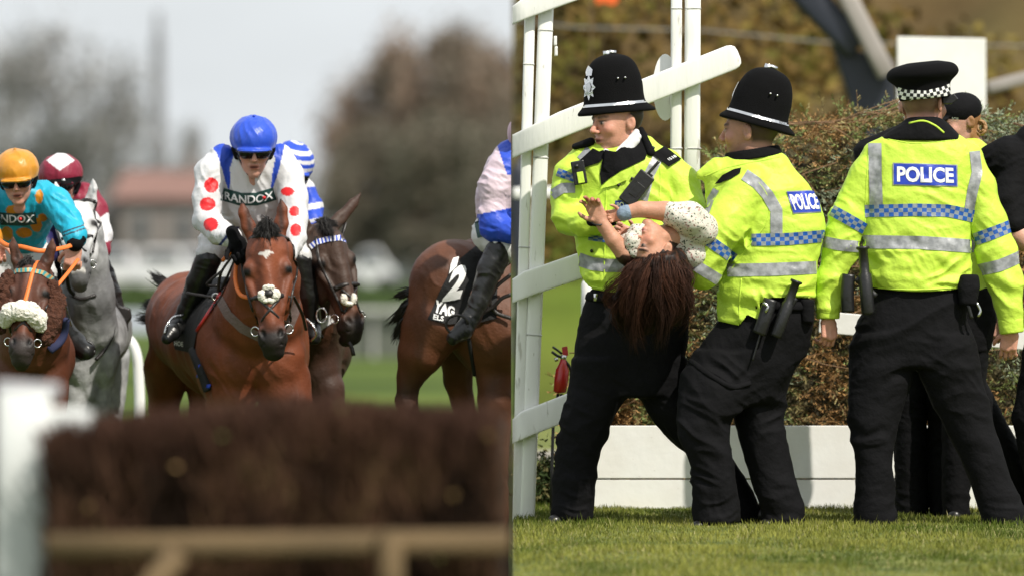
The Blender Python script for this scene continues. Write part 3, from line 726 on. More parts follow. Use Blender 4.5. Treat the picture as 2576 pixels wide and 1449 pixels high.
# fence line with pale top rail and dark panels behind the horses
FN = empty('course_fence', wp(900, 900, 116), 'long low grey green fence with a pale top rail across the course', 'fence')
FN.location.z = GL
k = 116/FPX
for i in range(14):
    a = 560+i*95; box('panel', (a-1288)*k, (a+93-1288)*k, 116, 116.06, GL, CAMZ-(787-600)*k, mat('fence_panel', (.11, .12, .10), .8, .2, 2, .2, 1), FN)
    box('post', (a-4-1288)*k, (a+4-1288)*k, 115.9, 115.96, GL, CAMZ-(772-600)*k, mat('pale_post', (.5, .5, .48), .6), FN)
box('top_rail', (540-1288)*k, (1900-1288)*k, 115.8, 115.88, CAMZ-(785-600)*k, CAMZ-(773-600)*k, mat('pale_rail', (.5, .5, .48), .6), FN)
FB = empty('pale_banner_board', (wp(290, 0, 112)[0], 112, GL), 'pale blue grey banner board beyond the curved white rail', 'banner'); k = 112/FPX
box('panel', (-260-1288)*k, (545-1288)*k, 112, 112.08, CAMZ-(838-600)*k, CAMZ-(778-600)*k, mat('pale_banner', (.42, .45, .52), .6, 0, 1, .15, .6), FB)
for x in (-200, 0, 200, 400, 540): box('post', (x-1288)*k, (x+6-1288)*k, 112.09, 112.15, GL, CAMZ-(780-600)*k, mat('pale_post', (.5, .5, .48), .6), FB)
# red-roofed house
def house(xa, xb, D, yroof, yeave, ybase, wallc, roofc, label):
    k = D/FPX; a, b = (xa-1288)*k, (xb-1288)*k; zr, ze = CAMZ-(yroof-HZ)*k, CAMZ-(yeave-HZ)*k
    T0 = empty('house', ((a+b)/2, D, GL), label, 'house'); w2 = (b-a)/2; dp = 6
    V, F = boxmesh(-w2, w2, 0, dp, 0, ze-GL); link('wall', mesh('wall', V, F, False), mat('wall'+label[:9], wallc, .9, .2, 4, .1, 1), T0)
    V = [(-w2-.3, -.3, ze-GL+.004), (w2+.3, -.3, ze-GL+.004), (w2+.3, dp+.3, ze-GL+.004), (-w2-.3, dp+.3, ze-GL+.004), (-w2, dp/2, zr-GL), (w2, dp/2, zr-GL)]
    rf = link('roof', mesh('roof', V, [(0, 1, 5, 4), (2, 3, 4, 5), (0, 4, 3), (1, 2, 5), (0, 3, 2, 1)], False), mat('roof'+label[:9], roofc, .9, .3, 6, .2, 2), T0)
    nw = max(2, int(w2*2/1.6))
    for i in range(nw):
        x = -w2+(i+.5)*2*w2/nw; V, F = boxmesh(x-.3, x+.3, -.05, .02, (ze-GL)*.5, (ze-GL)*.85); wn = link('window', mesh('window', V, F, False), mat('window_frame', (.3, .29, .28), .5), T0)
        V, F = boxmesh(x-.24, x+.24, -.07, -.045, (ze-GL)*.53, (ze-GL)*.82); link('pane', mesh('pane', V, F, False), mat('dark_glass', (.07, .075, .08), .2), wn)
    V, F = boxmesh(w2*.4, w2*.4+.5, dp/2-.25, dp/2+.25, ze-GL+.1, zr-GL+.7); link('chimney', mesh('chimney', V, F, False), mat('wall'+label[:9], wallc, .9), rf)
house(300, 520, 274, 428, 502, 600, (.19, .17, .16), (.21, .12, .10), 'red roofed brick house beyond the course, left of the blue cap')  # roof and wall colours paled to carry the distance haze
house(150, 300, 276, 500, 545, 600, (.15, .14, .13), (.13, .12, .11), 'low grey house left of the red roofed house')
house(520, 720, 275, 530, 560, 600, (.20, .19, .18), (.16, .14, .13), 'low grey house right of the red roofed house')
# spire
SP = empty('spire', (wp(398, 0, 380)[0], 380, GL), 'tall slender grey spire rising above the bare trees', 'spire'); k = 380/FPX
prof = [(600, 60), (430, 56), (420, 44), (385, 40), (378, 34), (300, 32), (200, 28), (110, 24), (95, 26), (88, 18), (30, 13)]
V, F = sweep([(0, 0, CAMZ-(y-600)*k-GL, w_*k*.55) for y, w_ in prof], 1, 8); link('shaft', mesh('shaft', V, F, False), mat('pale_stone', (.21, .21, .23), .9, .3, 3, .15, .6), SP)
for j, (y0, y1, w_) in enumerate(((392, 372, 46), (120, 112, 26), (432, 420, 66))):
    V, F = sweep([(0, 0, CAMZ-(y0-600)*k-GL, w_*k*.55), (0, 0, CAMZ-(y1-600)*k-GL, w_*k*.55)], 1, 8); link('cornice', mesh('cornice', V, F, False), mat('pale_stone', (.3, .3, .32), .9), SP)
# parked cars
def car(xc, D, wpx, label, c=(.7, .7, .72), van=False, side=False):
    k = D/FPX; T0 = empty('parked_car', ((xc-1288)*k, D, GL), label, 'car', 'cars parked beyond the green hedge'); W2 = wpx*k/2; H = 2.0 if van else 1.52; Lg = 4.3
    pm = mat('car_paint%.2f' % c[0], c, .3, 0, 1, .04, 1, coat=.6)
    if side:
        P_ = [(-W2, .3), (-W2, .8), (-W2*.9, .95), (-W2*.55, 1.0), (-W2*.3, H*.98), (W2*.35, H), (W2*.7, H*.68), (W2*.96, .85), (W2, .5), (W2*.98, .3)]; dz = 1.7
    else:
        P_ = [(-W2, .3), (-W2*1.0, .9), (-W2*.86, 1.0), (-W2*.72, H*.97), (-W2*.6, H), (W2*.6, H), (W2*.72, H*.97), (W2*.86, 1.0), (W2, .9), (W2, .3)]; dz = Lg
    n_ = len(P_); V = [(x, 0, z) for x, z in P_]+[(x, dz, z) for x, z in P_]; F = [tuple(range(n_)), tuple(range(2*n_-1, n_-1, -1))]+[(i, i+n_, (i+1) % n_+n_, (i+1) % n_) for i in range(n_)]
    b = link('body', mesh('body', V, F, False), pm, T0); bv = b.modifiers.new('b', 'BEVEL'); bv.width = .06; bv.segments = 2
    gl = mat('car_glass', (.02, .03, .04), .08)
    Q = [(-W2*.72, 1.04), (-W2*.62, H*.93), (W2*.62, H*.93), (W2*.72, 1.04)] if not side else [(-W2*.48, 1.02), (-W2*.26, H*.92), (W2*.3, H*.94), (W2*.55, 1.02)]
    V = [(x, -.02, z) for x, z in Q]+[(x, .03, z) for x, z in Q]; link('windscreen', mesh('windscreen', V, [(0, 1, 2, 3), (7, 6, 5, 4), (0, 4, 5, 1), (1, 5, 6, 2), (2, 6, 7, 3), (3, 7, 4, 0)], False), gl, T0)
    for s in (-1, 1):
        V, F = sweep([(s*W2*.78-.1, .5 if not side else .1, .32), (s*W2*.78+.1, .5 if not side else .1, .32)] if not side else [(s*W2*.62, -.05, .33), (s*W2*.62, .2, .33)], .33, 14)
        link('wheel', mesh('wheel', V, F), mat('tyre', (.02, .02, .02), .8), T0)
        V, F = boxmesh(s*W2*.82-.14, s*W2*.82+.14, -.05, .05, .62, .8); link('headlight', mesh('headlight', V, F, False), mat('headlight', (.75, .76, .78), .1), T0)
for a in ((285, 262, 120, 'white hatchback behind the grey horse, leftmost of the parked cars'), (405, 258, 130, 'white car just left of the blue capped jockey'),
          (500, 262, 125, 'white car partly hidden by the bay horse'), (930, 250, 128, 'white car right of the dark bay horse', (.62, .63, .64), True),
          (1045, 262, 115, 'dull grey car near the rump of the number 2 horse', (.30, .31, .33)), (770, 268, 120, 'grey car hidden behind the dark bay horse', (.4, .4, .42)), (620, 268, 110, 'silver car hidden behind the blue capped jockey', (.5, .5, .52)), (130, 265, 150, 'white car far left behind the orange capped jockey')):
    car(*a[:4], **({'c': a[4]} if len(a) > 4 else {}), side=len(a) > 5 or a[0] in (130,))

# curved white running rail
T = Thing('curved_running_rail', 34, (352, 1620, 0), 'white running rail curving down beside the grey horse', 'rail')
V, F = sweep(curve([(60, 842, 60, 12), (200, 842, 40, 12), (290, 843, 20, 12), (322, 852, 8, 12.5), (342, 886, 0, 13), (349, 950, 0, 13.5), (352, 1100, 0, 14), (353, 1620, 0, 14)], 8), 1, 14); T.add('rail', V, F, m_white2)

# ================================================================== FOREGROUND BRUSH HURDLE
DH = 16.8; kh = DH/FPX
HB = empty('brush_hurdle', (wp(700, 0, DH)[0], DH, GL), 'long dark brown birch brush hurdle across the foreground', 'hurdle')
hl = np.array(HB.location); x0, x1 = wp(118, 0, DH)[0], -.006
def hz(x): 
    px = x/kh+1288; return CAMZ-(np.interp(px, [0, 230, 420, 560, 640, 760, 900, 1100, 1290], [1082, 1060, 1040, 1026, 1014, 1006, 1022, 1034, 1030])-600)*kh
V, F = [], []; xs = np.linspace(x0, x1, 50)
for i, x in enumerate(xs):
    z = float(hz(x)); V += [(x, DH+.02, GL), (x, DH+.0, z-.10), (x, DH+.08, z-.03), (x, DH+.5, z-.03), (x, DH+.55, GL)]
    if i: F += [((i-1)*5+j, (i-1)*5+j+1, i*5+j+1, i*5+j) for j in range(4)]
F += [(4, 3, 2, 1, 0), tuple((len(xs)-1)*5+j for j in range(5))]
link('packed_brush', mesh('packed_brush', [Vector(v)-HB.location for v in V], F), mat('packed_birch', (.022, .014, .009), .95, 1, 60, .5, 22, c2=(.05, .028, .015)), HB)
n = 15000; bx = rng.uniform(x0, x1-.015, n); bt = hz(bx)-rng.uniform(0, 1, n)**1.3*.62; by = DH+rng.uniform(-.07, .03, n); tp = rng.random(n) < .3
by[tp] = DH+rng.uniform(0, .5, tp.sum()); bt[tp] = hz(bx[tp])-rng.uniform(-.012, .03, tp.sum())
d = np.stack([rng.normal(0, .022, n), rng.normal(-.01, .02, n), rng.uniform(.04, .11, n)], 1)
d[bx > -.04, 0] = -np.abs(d[bx > -.04, 0])*1.0
t = noise(np.stack([bx*9, by*3, bt*9], 1), 1, 5)+rng.normal(0, .3, n)
cc = np.where((t < -.1)[:, None], (.026, .016, .011), np.where((t < .38)[:, None], (.075, .040, .025), np.where((t < .8)[:, None], (.11, .058, .036), (.15, .095, .05))))
topr = np.clip((bt-hz(bx)+.10)/.09, 0, 1)[:, None]; cc = cc*(1-topr)+(cc*.4+np.array((.085, .042, .030))*.7)*topr
blades('birch_twigs', np.stack([bx, by, bt-d[:, 2]], 1)-hl, d, perp(d)*rng.uniform(.0012, .0035, n)[:, None], m_leaf, cc, HB, mids=False)
n = 14; bx = rng.uniform(x0, x1-.03, n); bt = hz(bx)-rng.uniform(.0, .36, n); d = unit(n)*rng.uniform(.012, .024, n)[:, None]
cc = np.where((rng.random(n) < .6)[:, None], (.26, .17, .075), (.12, .12, .045))
blades('dry_leaves', np.stack([bx, np.full(n, DH-.08), bt], 1)-hl, d, perp(d)*.008, m_leaf, cc, HB)
T = Thing('wooden_rail', DH-.14, (700, 1800, 0), 'tan wooden rail across the lower front of the brush hurdle', 'rail')
V, F = sweep([(118, 1372, 0), (500, 1370, 0), (900, 1366, 0), (1283, 1362, 0)], 32, 12, .6); T.add('rail', V, F, m_wood)
V, F = sweep([(452, 1385, -35), (360, 1500, -60), (100, 1860, -150)], 34, 10, .6); T.add('brace', V, F, m_wood)
V, F = sweep([(985, 1330, -40), (985, 1480, -40), (985, 1900, -40)], 32, 10, .7); T.add('post', V, F, m_wood)
T = Thing('white_wing_rail', 16.9, (60, 1800, 0), 'out of focus white plastic hurdle wing post in the near left corner', 'rail')
m_wing = mat('matt_plastic', (.60, .62, .61), .6, .05, 10, .06, 3)
rounded_bar(T, 'post', (60, 985), (50, 2000), 68, 0, 40, m_wing); rounded_bar(T, 'arm', (70, 1050), (228, 1062), 30, 20, 28, m_wing)
rounded_bar(T, 'end_cap', (-10, 975), (150, 985), 20, 10, 30, mat('grey_plastic', (.40, .40, .42), .5))
# ================================================================== FIGURE KIT
def xf(ops, c, M=None, s=1.0):
    """place local ops: rotate (euler tuple or matrix), scale, move to c"""
    M = np.eye(3) if M is None else (eul(*M) if isinstance(M, tuple) else M); c = np.array(c, float); out = []
    fl = []
    for o in ops: fl += o if isinstance(o, list) else [o]
    for o in fl:
        def f(X, Y, Z, o=o):
            x, y, z = (X-c[0])/s, (Y-c[1])/s, (Z-c[2])/s
            return s*o.f(M[0, 0]*x+M[1, 0]*y+M[2, 0]*z, M[0, 1]*x+M[1, 1]*y+M[2, 1]*z, M[0, 2]*x+M[1, 2]*y+M[2, 2]*z)
        q = np.array([[a, b, d] for a in (o.lo[0], o.hi[0]) for b in (o.lo[1], o.hi[1]) for d in (o.lo[2], o.hi[2])])@M.T*s+c
        out.append(Op(f, q.min(0), q.max(0), o.k*s, o.sub))
    return out
def inv(V, c, M, s=1.0):
    M = eul(*M) if isinstance(M, tuple) else M; return ((np.asarray(V)-np.array(c, float))/s)@M
def basis(ydir, face):
    y = np.array(ydir, float); y /= np.linalg.norm(y); z = -np.array(face, float); z -= (z@y)*y; z /= np.linalg.norm(z)
    return np.stack([np.cross(y, z), y, z], 1)
def head_ops(neck=True, jaw=1.0, nose=1.0):
    j = jaw
    o = [ell((0, -18, 8), (49, 56, 62)), ell((0, 14, -16), (40*j, 50, 40), k=14), ell((0, 42, -20), (31*j, 27, 32), k=12), ell((0, 63, -43), (13*j, 10, 10), k=10),
         cap((-29*j, 38, 4), (-5, 60, -36), 12, 12, 10), cap((29*j, 38, 4), (5, 60, -36), 12, 12, 10),
         cap((-22, -15, -50), (22, -15, -50), 6, 6, 9), cap((0, -12, -54), (0, 14, -68*nose), 4.5, 7, 6), ell((-7, 18, -62), (5, 5, 6), k=4), ell((7, 18, -62), (5, 5, 6), k=4),
         ell((-18, -3, -61), (11, 8, 8), k=6, sub=True), ell((18, -3, -61), (11, 8, 8), k=6, sub=True), ell((-18, -3, -48), (9, 8, 8), k=2), ell((18, -3, -48), (9, 8, 8), k=2),
         ell((-26, 14, -40), (14, 13, 12), k=12), ell((26, 14, -40), (14, 13, 12), k=12),
         cap((-11, 35, -54), (11, 35, -54), 4.5, 4.5, 4), cap((-9, 43, -53), (9, 43, -53), 5, 5, 4), cap((-14, 39, -61), (14, 39, -61), 1.8, 1.8, 1.5, sub=True)]
    for s in (-1, 1):
        o += [ell((s*51, 2, 8), (6, 19, 12), (0, s*20, 0), k=4), ell((s*58, 1, 4), (5, 10, 6), (0, s*20, 0), k=3, sub=True)]
    if neck: o += [cap((0, 35, 16), (0, 88, 22), 36, 37, 12)]
    return o
SK = np.array((.52, .27, .19)); SKP = np.array((.60, .33, .25))
def paint_head(V, C, c, M, s, skin, hair=None, hairf=None, brow=(.09, .05, .03), stub=0, lips=(.42, .14, .11)):
    L_ = inv(V, c, M, s); x, y, z = L_[:, 0], L_[:, 1], L_[:, 2]
    near = (np.abs(x) < 70)&(np.abs(y) < 85)&(np.abs(z) < 85)
    def blend(w, col_):
        w = np.clip(w, 0, 1)*near; C[:] = C*(1-w[:, None])+np.array(col_)*w[:, None]
    blend(.35*np.exp(-((np.abs(x)-26)**2+(y-16)**2+(z+48)**2)/260), np.array(skin)*np.array((1.12, .62, .55)))
    blend(.3*np.exp(-(x**2+(y-16)**2+(z+68)**2)/120), np.array(skin)*np.array((1.1, .6, .5)))
    blend(.55*np.exp(-(((np.abs(x)-19)/13)**4+((y+7)/9)**4))*(z < -36), np.array(skin)*.5); blend(.3*np.exp(-(((y-52)/7)**2+(x/16)**2))*(z < -40), np.array(skin)*.6)  # shade painted into the eye sockets and the crease below the lower lip
    if stub: blend(stub*np.clip((y-22)/14, 0, 1)*np.clip((-z+30)/30, 0, 1)*(y < 90), np.array(skin)*.45)
    blend(np.exp(-((x/13)**4+((y-39)/6.5)**4))*(z < -45), lips)
    blend(1.8*np.exp(-((x/12)**2+((y-39.4)/2.6)**2))*(z < -45), (.08, .02, .02))
    blend(1.4*np.exp(-(((np.abs(x)-19)/12)**4+((y+16+.05*np.abs(x))/3.2)**4))*(z < -40), brow)
    blend(1.3*np.exp(-(((np.abs(x)-18)/8)**4+((y+3)/2.8)**4))*(z < -42), (.30, .24, .21))  # eye whites painted darker, as if shaded by a hat brim
    blend(1.5*np.exp(-(((np.abs(x)-18)/3.8)**4+((y+3)/3.6)**4))*(z < -42), (.02, .02, .02))
    blend(1.2*np.exp(-(((np.abs(x)-18)/10)**4+((y+7.5)/1.6)**4))*(z < -40), (.07, .04, .03))
    blend(.7*np.exp(-(((np.abs(x)-6.5)/2.4)**2+((y-22.5)/2)**2))*(z < -55), (.12, .04, .03))
    if hairf is not None: blend(hairf(x, y, z), hair)
    return C
def hair_short(x, y, z): return (np.clip((np.minimum((z-6-.2*(y+10))/8, (30-y)/12)), 0, 1)+np.clip((-26-y)/5, 0, 1))*(np.abs(x) < 51.5)
def hand_ops(curl=(30, 30, 30), side=1, thumb=30, spread=4, fr=5.8):
    """wrist at the origin, fingers towards +y, palm towards -z; side=1 puts the thumb at -x"""
    o = [cap((0, -22, 0), (0, 6, 0), 19, 20, 8, .72), cap((-15*side, 14, 0), (-18*side, 50, 0), 12, 10, 10, .8), cap((0, 10, 1), (-3*side, 54, 1), 14, 11, 10, .8), cap((14*side, 14, 0), (16*side, 50, 1), 12, 9, 10, .8)]
    for i, (x, l) in enumerate(((-19, 1.0), (-6.5, 1.1), (6, 1.03), (18, .82))):
        p = np.array((x*side, 54-abs(i-1)*2.0, 0)); a = 0; sp = R((x/12)*spread)*side*-1
        cu = curl if len(curl) == 3 else curl[i]
        if isinstance(cu, (int, float)): cu = (cu, cu, cu*.7)
        for j, (ll, r0, r1) in enumerate(((25, fr+.6, fr), (16, fr, fr-.4), (12, fr-.5, fr-1.1))):
            a += R(cu[j]+i*2); d = np.array((-sin(sp)*1.0, cos(a), -sin(a))); q = p+d*ll*l
            o.append(cap(p, q, r0, r1, 2.2)); p = q
    p = np.array((-19*side, 14, -3)); a = R(thumb)
    for ll, r0, r1, e in ((24, 9, 7, .9), (17, 6.8, 6, .6), (12, 6, 5, .3)):
        d = np.array((-side*sin(e), cos(e)*cos(a*.5), -sin(a))); d /= np.linalg.norm(d); q = p+d*ll; o.append(cap(p, q, r0, r1, 4)); p = q
    return o
m_skin = mat('skin', rough=.5, var=.14, vscale=34, detail=6, bump=.12, bscale=120, attr=True, sss=.12, spec=.4)
m_vis = mat('hi_vis_fabric', (.54, .75, .075), .52, .38, 26, .05, 6, spec=.3)
m_blkc = mat('black_cloth', (.0045, .0045, .0055), .85, .35, 30, .25, 6, spec=.16)
m_felt = mat('black_felt', (.0035, .0035, .004), .95, .3, 300, .15, 20, spec=.15)
m_boot = mat('black_leather', (.012, .012, .012), .32, .12, 30, .2, 10)
m_silv = mat('reflective_tape', (.24, .25, .265), .36, .22, 28, .2, 30, c2=(.33, .34, .355), detail=6)
m_chr = mat('chrome', (.75, .75, .75), .15, .3, 50, .1, 30, metal=1)
def checker_mat(name, ca, cb, nx, ny, rough=.4):
    m, t, b = new_mat(name); N, K = t.nodes, t.links
    uv = N.new('ShaderNodeUVMap'); mp = N.new('ShaderNodeMapping'); mp.inputs['Scale'].default_value = (nx, ny, 1); K.new(uv.outputs[0], mp.inputs[0])
    ch = N.new('ShaderNodeTexChecker'); ch.inputs['Scale'].default_value = 1; ch.inputs[1].default_value = (*ca, 1); ch.inputs[2].default_value = (*cb, 1); K.new(mp.outputs[0], ch.inputs[0])
    mp.inputs['Location'].default_value = (.001, .001, .5)
    nz = N.new('ShaderNodeTexNoise'); nz.inputs['Scale'].default_value = 45; nz.inputs['Detail'].default_value = 4; tc = N.new('ShaderNodeTexCoord'); K.new(tc.outputs['Object'], nz.inputs[0])
    mr = N.new('ShaderNodeMapRange'); mr.inputs[1].default_value = .3; mr.inputs[2].default_value = .7; mr.inputs[3].default_value = .8; mr.inputs[4].default_value = 1.3; K.new(nz.outputs[0], mr.inputs[0])
    vm = N.new('ShaderNodeVectorMath'); vm.operation = 'SCALE'; K.new(ch.outputs[0], vm.inputs[0]); K.new(mr.outputs[0], vm.inputs['Scale']); K.new(vm.outputs[0], b.inputs['Base Color'])
    b.inputs['Roughness'].default_value = rough; bp = N.new('ShaderNodeBump'); bp.inputs['Strength'].default_value = .3; bp.inputs['Distance'].default_value = .01; K.new(nz.outputs[0], bp.inputs['Height']); K.new(bp.outputs[0], b.inputs['Normal'])
    return m
m_chkb = checker_mat('blue_silver_checks', (.006, .075, .34), (.21, .24, .27), 8.5, 3)
m_chkw = checker_mat('black_white_checks', (.008, .008, .008), (.8, .8, .8), 12, 3, .7)
m_blue = mat('police_blue', (.012, .045, .42), .4, .2, 30, .12, 20); m_lett = mat('white_print', (.82, .83, .85), .35, .15, 30, .06, 20)
m_pw = mat('white_cotton', (.8, .8, .82), .8, .15, 60, .04, 8)

def helmet(T, c, rz, s=1.0, ln=77, wd=66, badge=None, dy=0):
    """custodian helmet, front towards -x in its own frame"""
    rows = [(-126, -10, 14, 0, 10), (-122, -28, 34, 0, 26), (-112, -45, 51, 0, 42), (-96, -58, 63, 0, 52), (-74, -67, 71, 0, 59), (-46, -73, 76, 0, 63), (-18, -75, 76, 0, 65), (0, -78, 79, 0, 67), (8, -84, 86, 0, 71), (15, -93, 99, 0, 77), (21, -97, 106, 0, 80), (25, -94, 104, 0, 78)]
    M = eul(0, 0, rz); O = xf([loft(rows, 2.05, 3, ends=3)], c, M, s)
    hel, bv = sdf(T, 'helmet', O, m_felt, 2.6, smooth=1)
    def q(x, y): p = M@np.array((x*s, y*s, 0))+np.array(c); return (p[0], p[1])
    strip(T, 'helmet_band', bv, [q(x, 3+abs(x)*-.02) for x in np.linspace(-79, 80, 15)], 7*s, m_chr, off=2.2, parent=hel, nw=2)
    V, F = sweep([tuple(M@np.array(p)*s+np.array(c)) for p in ((-14, -122, 0), (2, -130, 0), (16, -127, 0))], 6*s, 10); T.add('top_mount', V, F, m_chr, parent=hel)
    V, F = sweep([tuple(M@np.array(p)*s+np.array(c)) for p in ((-8, -118, -4), (-8, -134, -4))], 9*s, 6, .6); T.add('top_mount', V, F, m_chr, parent=hel)
    for x in (14, 32):
        V, F = sweep([(q(x, -62)[0], q(x, -62)[1], c[2]-70*s+x*.12), (q(x, -62)[0], q(x, -62)[1], c[2]-58*s)], 2.6*s, 8); T.add('vent_eyelet', V, F, m_steel, parent=hel)
    if badge:
        bx, by, bw, bh = badge; P = []
        for i in range(16):
            a = 2*pi*i/16-pi/2; r_ = 1 if i % 2 == 0 else .62; P.append((bx+cos(a)*bw*r_, by+sin(a)*bh*r_))
        st = polypatch(T, 'star_badge', bv, P, m_chr, off=4, step=4, parent=hel)
        polypatch(T, 'crown_badge', bv, [(bx-bw*.35, by-bh*.85), (bx-bw*.5, by-bh*1.35), (bx, by-bh*1.6), (bx+bw*.6, by-bh*1.3), (bx+bw*.45, by-bh*.85)], m_chr, off=5, step=4, parent=hel)
        polypatch(T, 'badge_centre', bv, [(bx+cos(2*pi*i/12)*bw*.35, by+sin(2*pi*i/12)*bh*.35) for i in range(12)], m_steel, off=7, step=4, parent=hel)
    return hel, bv
def police_patch(T, bv, quad, parent, word='POLICE', blue=None):
    tl, tr, br, bl = [np.array(q, float) for q in quad]; c = (tl+tr+br+bl)/4
    o = patch(T, 'police_patch', bv, [c+(q-c)*1.0 for q in (tl, tr, br, bl)], m_silv, off=2.5, parent=parent)
    patch(T, 'blue_field', bv, [c+(q-c)*np.array((.965, .92)) for q in (tl, tr, br, bl)], blue or m_blue, off=3.6, parent=o)
    lettering(T, bv, word, [c+(q-c)*np.array((.87, .70)) for q in (tl, tr, br, bl)], m_lett, off=4.8, bold=.035, parent=o)
    return o
def baton(T, a, b, r, parent, label=None):
    a, b = np.array(a, float), np.array(b, float); d = b-a
    o = T.add('baton', *sweep([tuple(a)+(r*1.25,), tuple(a+d*.03)+(r*1.35,), tuple(a+d*.06)+(r*.9,), tuple(a+d*.38)+(r*.95,), tuple(a+d*.42)+(r*1.3,), tuple(a+d*.96)+(r*1.3,), tuple(b)+(r*1.15,)], 1, 12), m_blk, parent=parent)
    return o

# ================================================================== OFFICER IN PEAKED CAP (back view)
T = Thing('person', 30.0, (2290, 1335, 0), 'officer in a peaked cap with a checked band, back to the viewer with arms hanging', 'person', 'police officers on the lawn')
jk = [loft([(322, 2272, 2385, 12, 40), (345, 2216, 2424, 12, 52), (368, 2180, 2462, 10, 62), (420, 2176, 2456, 8, 72), (500, 2172, 2448, 5, 80), (600, 2170, 2442, 4, 84), (660, 2172, 2440, 2, 88), (700, 2182, 2436, 2, 90), (738, 2200, 2424, 4, 82)], 2.3, 10),
      chain([(2205, 396, 10, 36), (2182, 440, 10, 44), (2136, 545, 8, 48), (2112, 625, 4, 46), (2092, 700, -4, 39), (2081, 776, -12, 30)], 14), chain([(2438, 404, 10, 38), (2458, 470, 10, 46), (2487, 555, 8, 47), (2511, 640, 0, 49), (2528, 705, -8, 45), (2542, 805, -16, 32)], 14)]
tr = [loft([(700, 2204, 2430, 4, 76), (745, 2182, 2440, 4, 82), (800, 2152, 2444, 4, 88), (860, 2140, 2446, 4, 88), (925, 2136, 2462, 4, 76)], 2.2, 8),
      loft([(840, 2142, 2306, 2, 80), (930, 2133, 2303, 0, 72), (1000, 2129, 2284, -5, 64), (1070, 2131, 2262, -8, 58), (1150, 2144, 2252, -8, 52), (1250, 2147, 2252, -5, 50), (1326, 2141, 2262, -3, 50)], 2.1, 16, ends=4),
      loft([(840, 2280, 2446, 2, 80), (930, 2304, 2468, 2, 72), (1000, 2332, 2489, 5, 64), (1071, 2370, 2504, 8, 58), (1156, 2410, 2535, 8, 52), (1204, 2428, 2549, 8, 50), (1265, 2450, 2576, 6, 50), (1326, 2470, 2600, 4, 50)], 2.1, 16, ends=4)]
hc, hM, hs = (2326, 266, 34), (4, 213, -4), 1.0
hands = [xf(hand_ops((38, 42, 30), 1, 50), (2083, 802, -12), (10, 150, 4), .86), xf(hand_ops((25, 30, 20), -1, 30), (2542, 832, -14), (-5, 190, 8), .84)]
def pb(V):
    C = np.tile(SK*1.0, (len(V), 1)); C[:, 1] *= .95; hm = V[:, 1] > 600; C[hm] = SKP*np.array((1.05, .95, .9))
    return paint_head(V, C, hc, hM, hs, SK, (.13, .085, .05), lambda x, y, z: .75*hair_short(x, y, z), stub=.55)
multi(T, 'body', [(xf(head_ops(), hc, hM, hs), 2.2, 0), (hands[0], 1.7, 0), (hands[1], 1.7, 0), (jk+tr, 7, 17)], m_skin, pb)
o, bj = sdf(T, 'jacket', jk, m_vis, 3.4, inset=2.5, wr=dict(amp=4.0, wl=44, ang=20, seed=4, zones=[(2150, 640, 50, -35, 26, 8), (2300, 695, 110, 8, 26, 9), (2090, 745, 45, -10, 24, 6), (2540, 740, 50, 35, 26, 9), (2450, 660, 50, -40, 26, 8), (2220, 670, 60, 40, 26, 6), (2400, 690, 60, -25, 24, 7)]), hem=lambda x: 733-((x-2310)/110)**2*9, hemx=(2150, 2470))
J = o
sdf(T, 'cuff', [loft([(768, 2050, 2113, -12, 30), (802, 2052, 2112, -12, 29)], 2.2, ends=4)], m_vis, 2.6, parent=J, keep=False); sdf(T, 'cuff', [loft([(800, 2510, 2575, -16, 32), (838, 2512, 2573, -16, 31)], 2.2, ends=4, rot=-6, piv=(2542, 820))], m_vis, 2.6, parent=J, keep=False)
o, bt = sdf(T, 'trousers', tr, m_blkc, 3.6, inset=5, wr=dict(fine=.22, amp=5.0, wl=60, ang=-25, seed=9, zones=[(2200, 900, 90, -30, 30, 6), (2400, 900, 80, 35, 26, 6), (2190, 1090, 60, 10, 24, 7), (2430, 1090, 70, 25, 26, 5), (2200, 1290, 60, -5, 20, 5), (2540, 1290, 50, 10, 20, 5)]))
TRO = o
tape = lambda line, w_, m_=None: strip(T, 'reflective_strip' if m_ is None else 'checked_strip', bj, line, w_, m_ or m_silv, parent=J)
tape([(2200, 362), (2200, 440), (2202, 516)], 32); tape([(2450, 382), (2456, 435), (2443, 486), (2436, 528)], 27)
tape([(2174, 532), (2300, 529), (2380, 531), (2448, 545)], 31, m_chkb); tape([(2168, 609), (2311, 611), (2442, 620)], 33)
tape([(2092, 530), (2175, 577)], 28, m_chkb); tape([(2452, 603), (2545, 568)], 31, m_chkb); tape([(2062, 607), (2110, 617), (2166, 622)], 28); tape([(2462, 680), (2512, 668), (2572, 643)], 30)
police_patch(T, bj, [(2243, 411), (2405, 416), (2406, 471), (2243, 467)], J)
o, _ = sdf(T, 'collar', [loft([(296, 2288, 2366, 16, 52), (314, 2264, 2388, 14, 60), (338, 2228, 2412, 12, 64), (354, 2210, 2424, 12, 66)], 2.1, ends=6)], m_blkc, 3, wr=dict(amp=1.5, wl=20))
lay(T, 'collar_edge', _, [(2285, 312), (2320, 306), (2350, 318), (2372, 336)], 2.5, m_vis, off=2, parent=o)
cM = eul(0, 0, -6)
crows = [(-33, -40, 44, 0, 40), (-29, -66, 70, 0, 62), (-20, -84, 86, 0, 78), (-6, -92, 93, 0, 86), (4, -91, 91, 0, 85), (13, -80, 80, 0, 76), (24, -67, 67, 0, 67), (60, -65, 65, 0, 65)]
o, bc = sdf(T, 'peaked_cap', xf([loft(crows, 2.05, 3, ends=6)], (2321, 190, 6), cM, 1.0), m_felt, 2.6)
strip(T, 'checked_band', bc, [(2255, 232), (2275, 240), (2325, 243), (2370, 233), (2394, 222)], 25, m_chkw, off=2, parent=o)
slab(T, 'peak', [(2372, 246), (2402, 238), (2412, 250), (2396, 262), (2372, 262)], 10, 60, m_blk, parent=o, bevel=2)
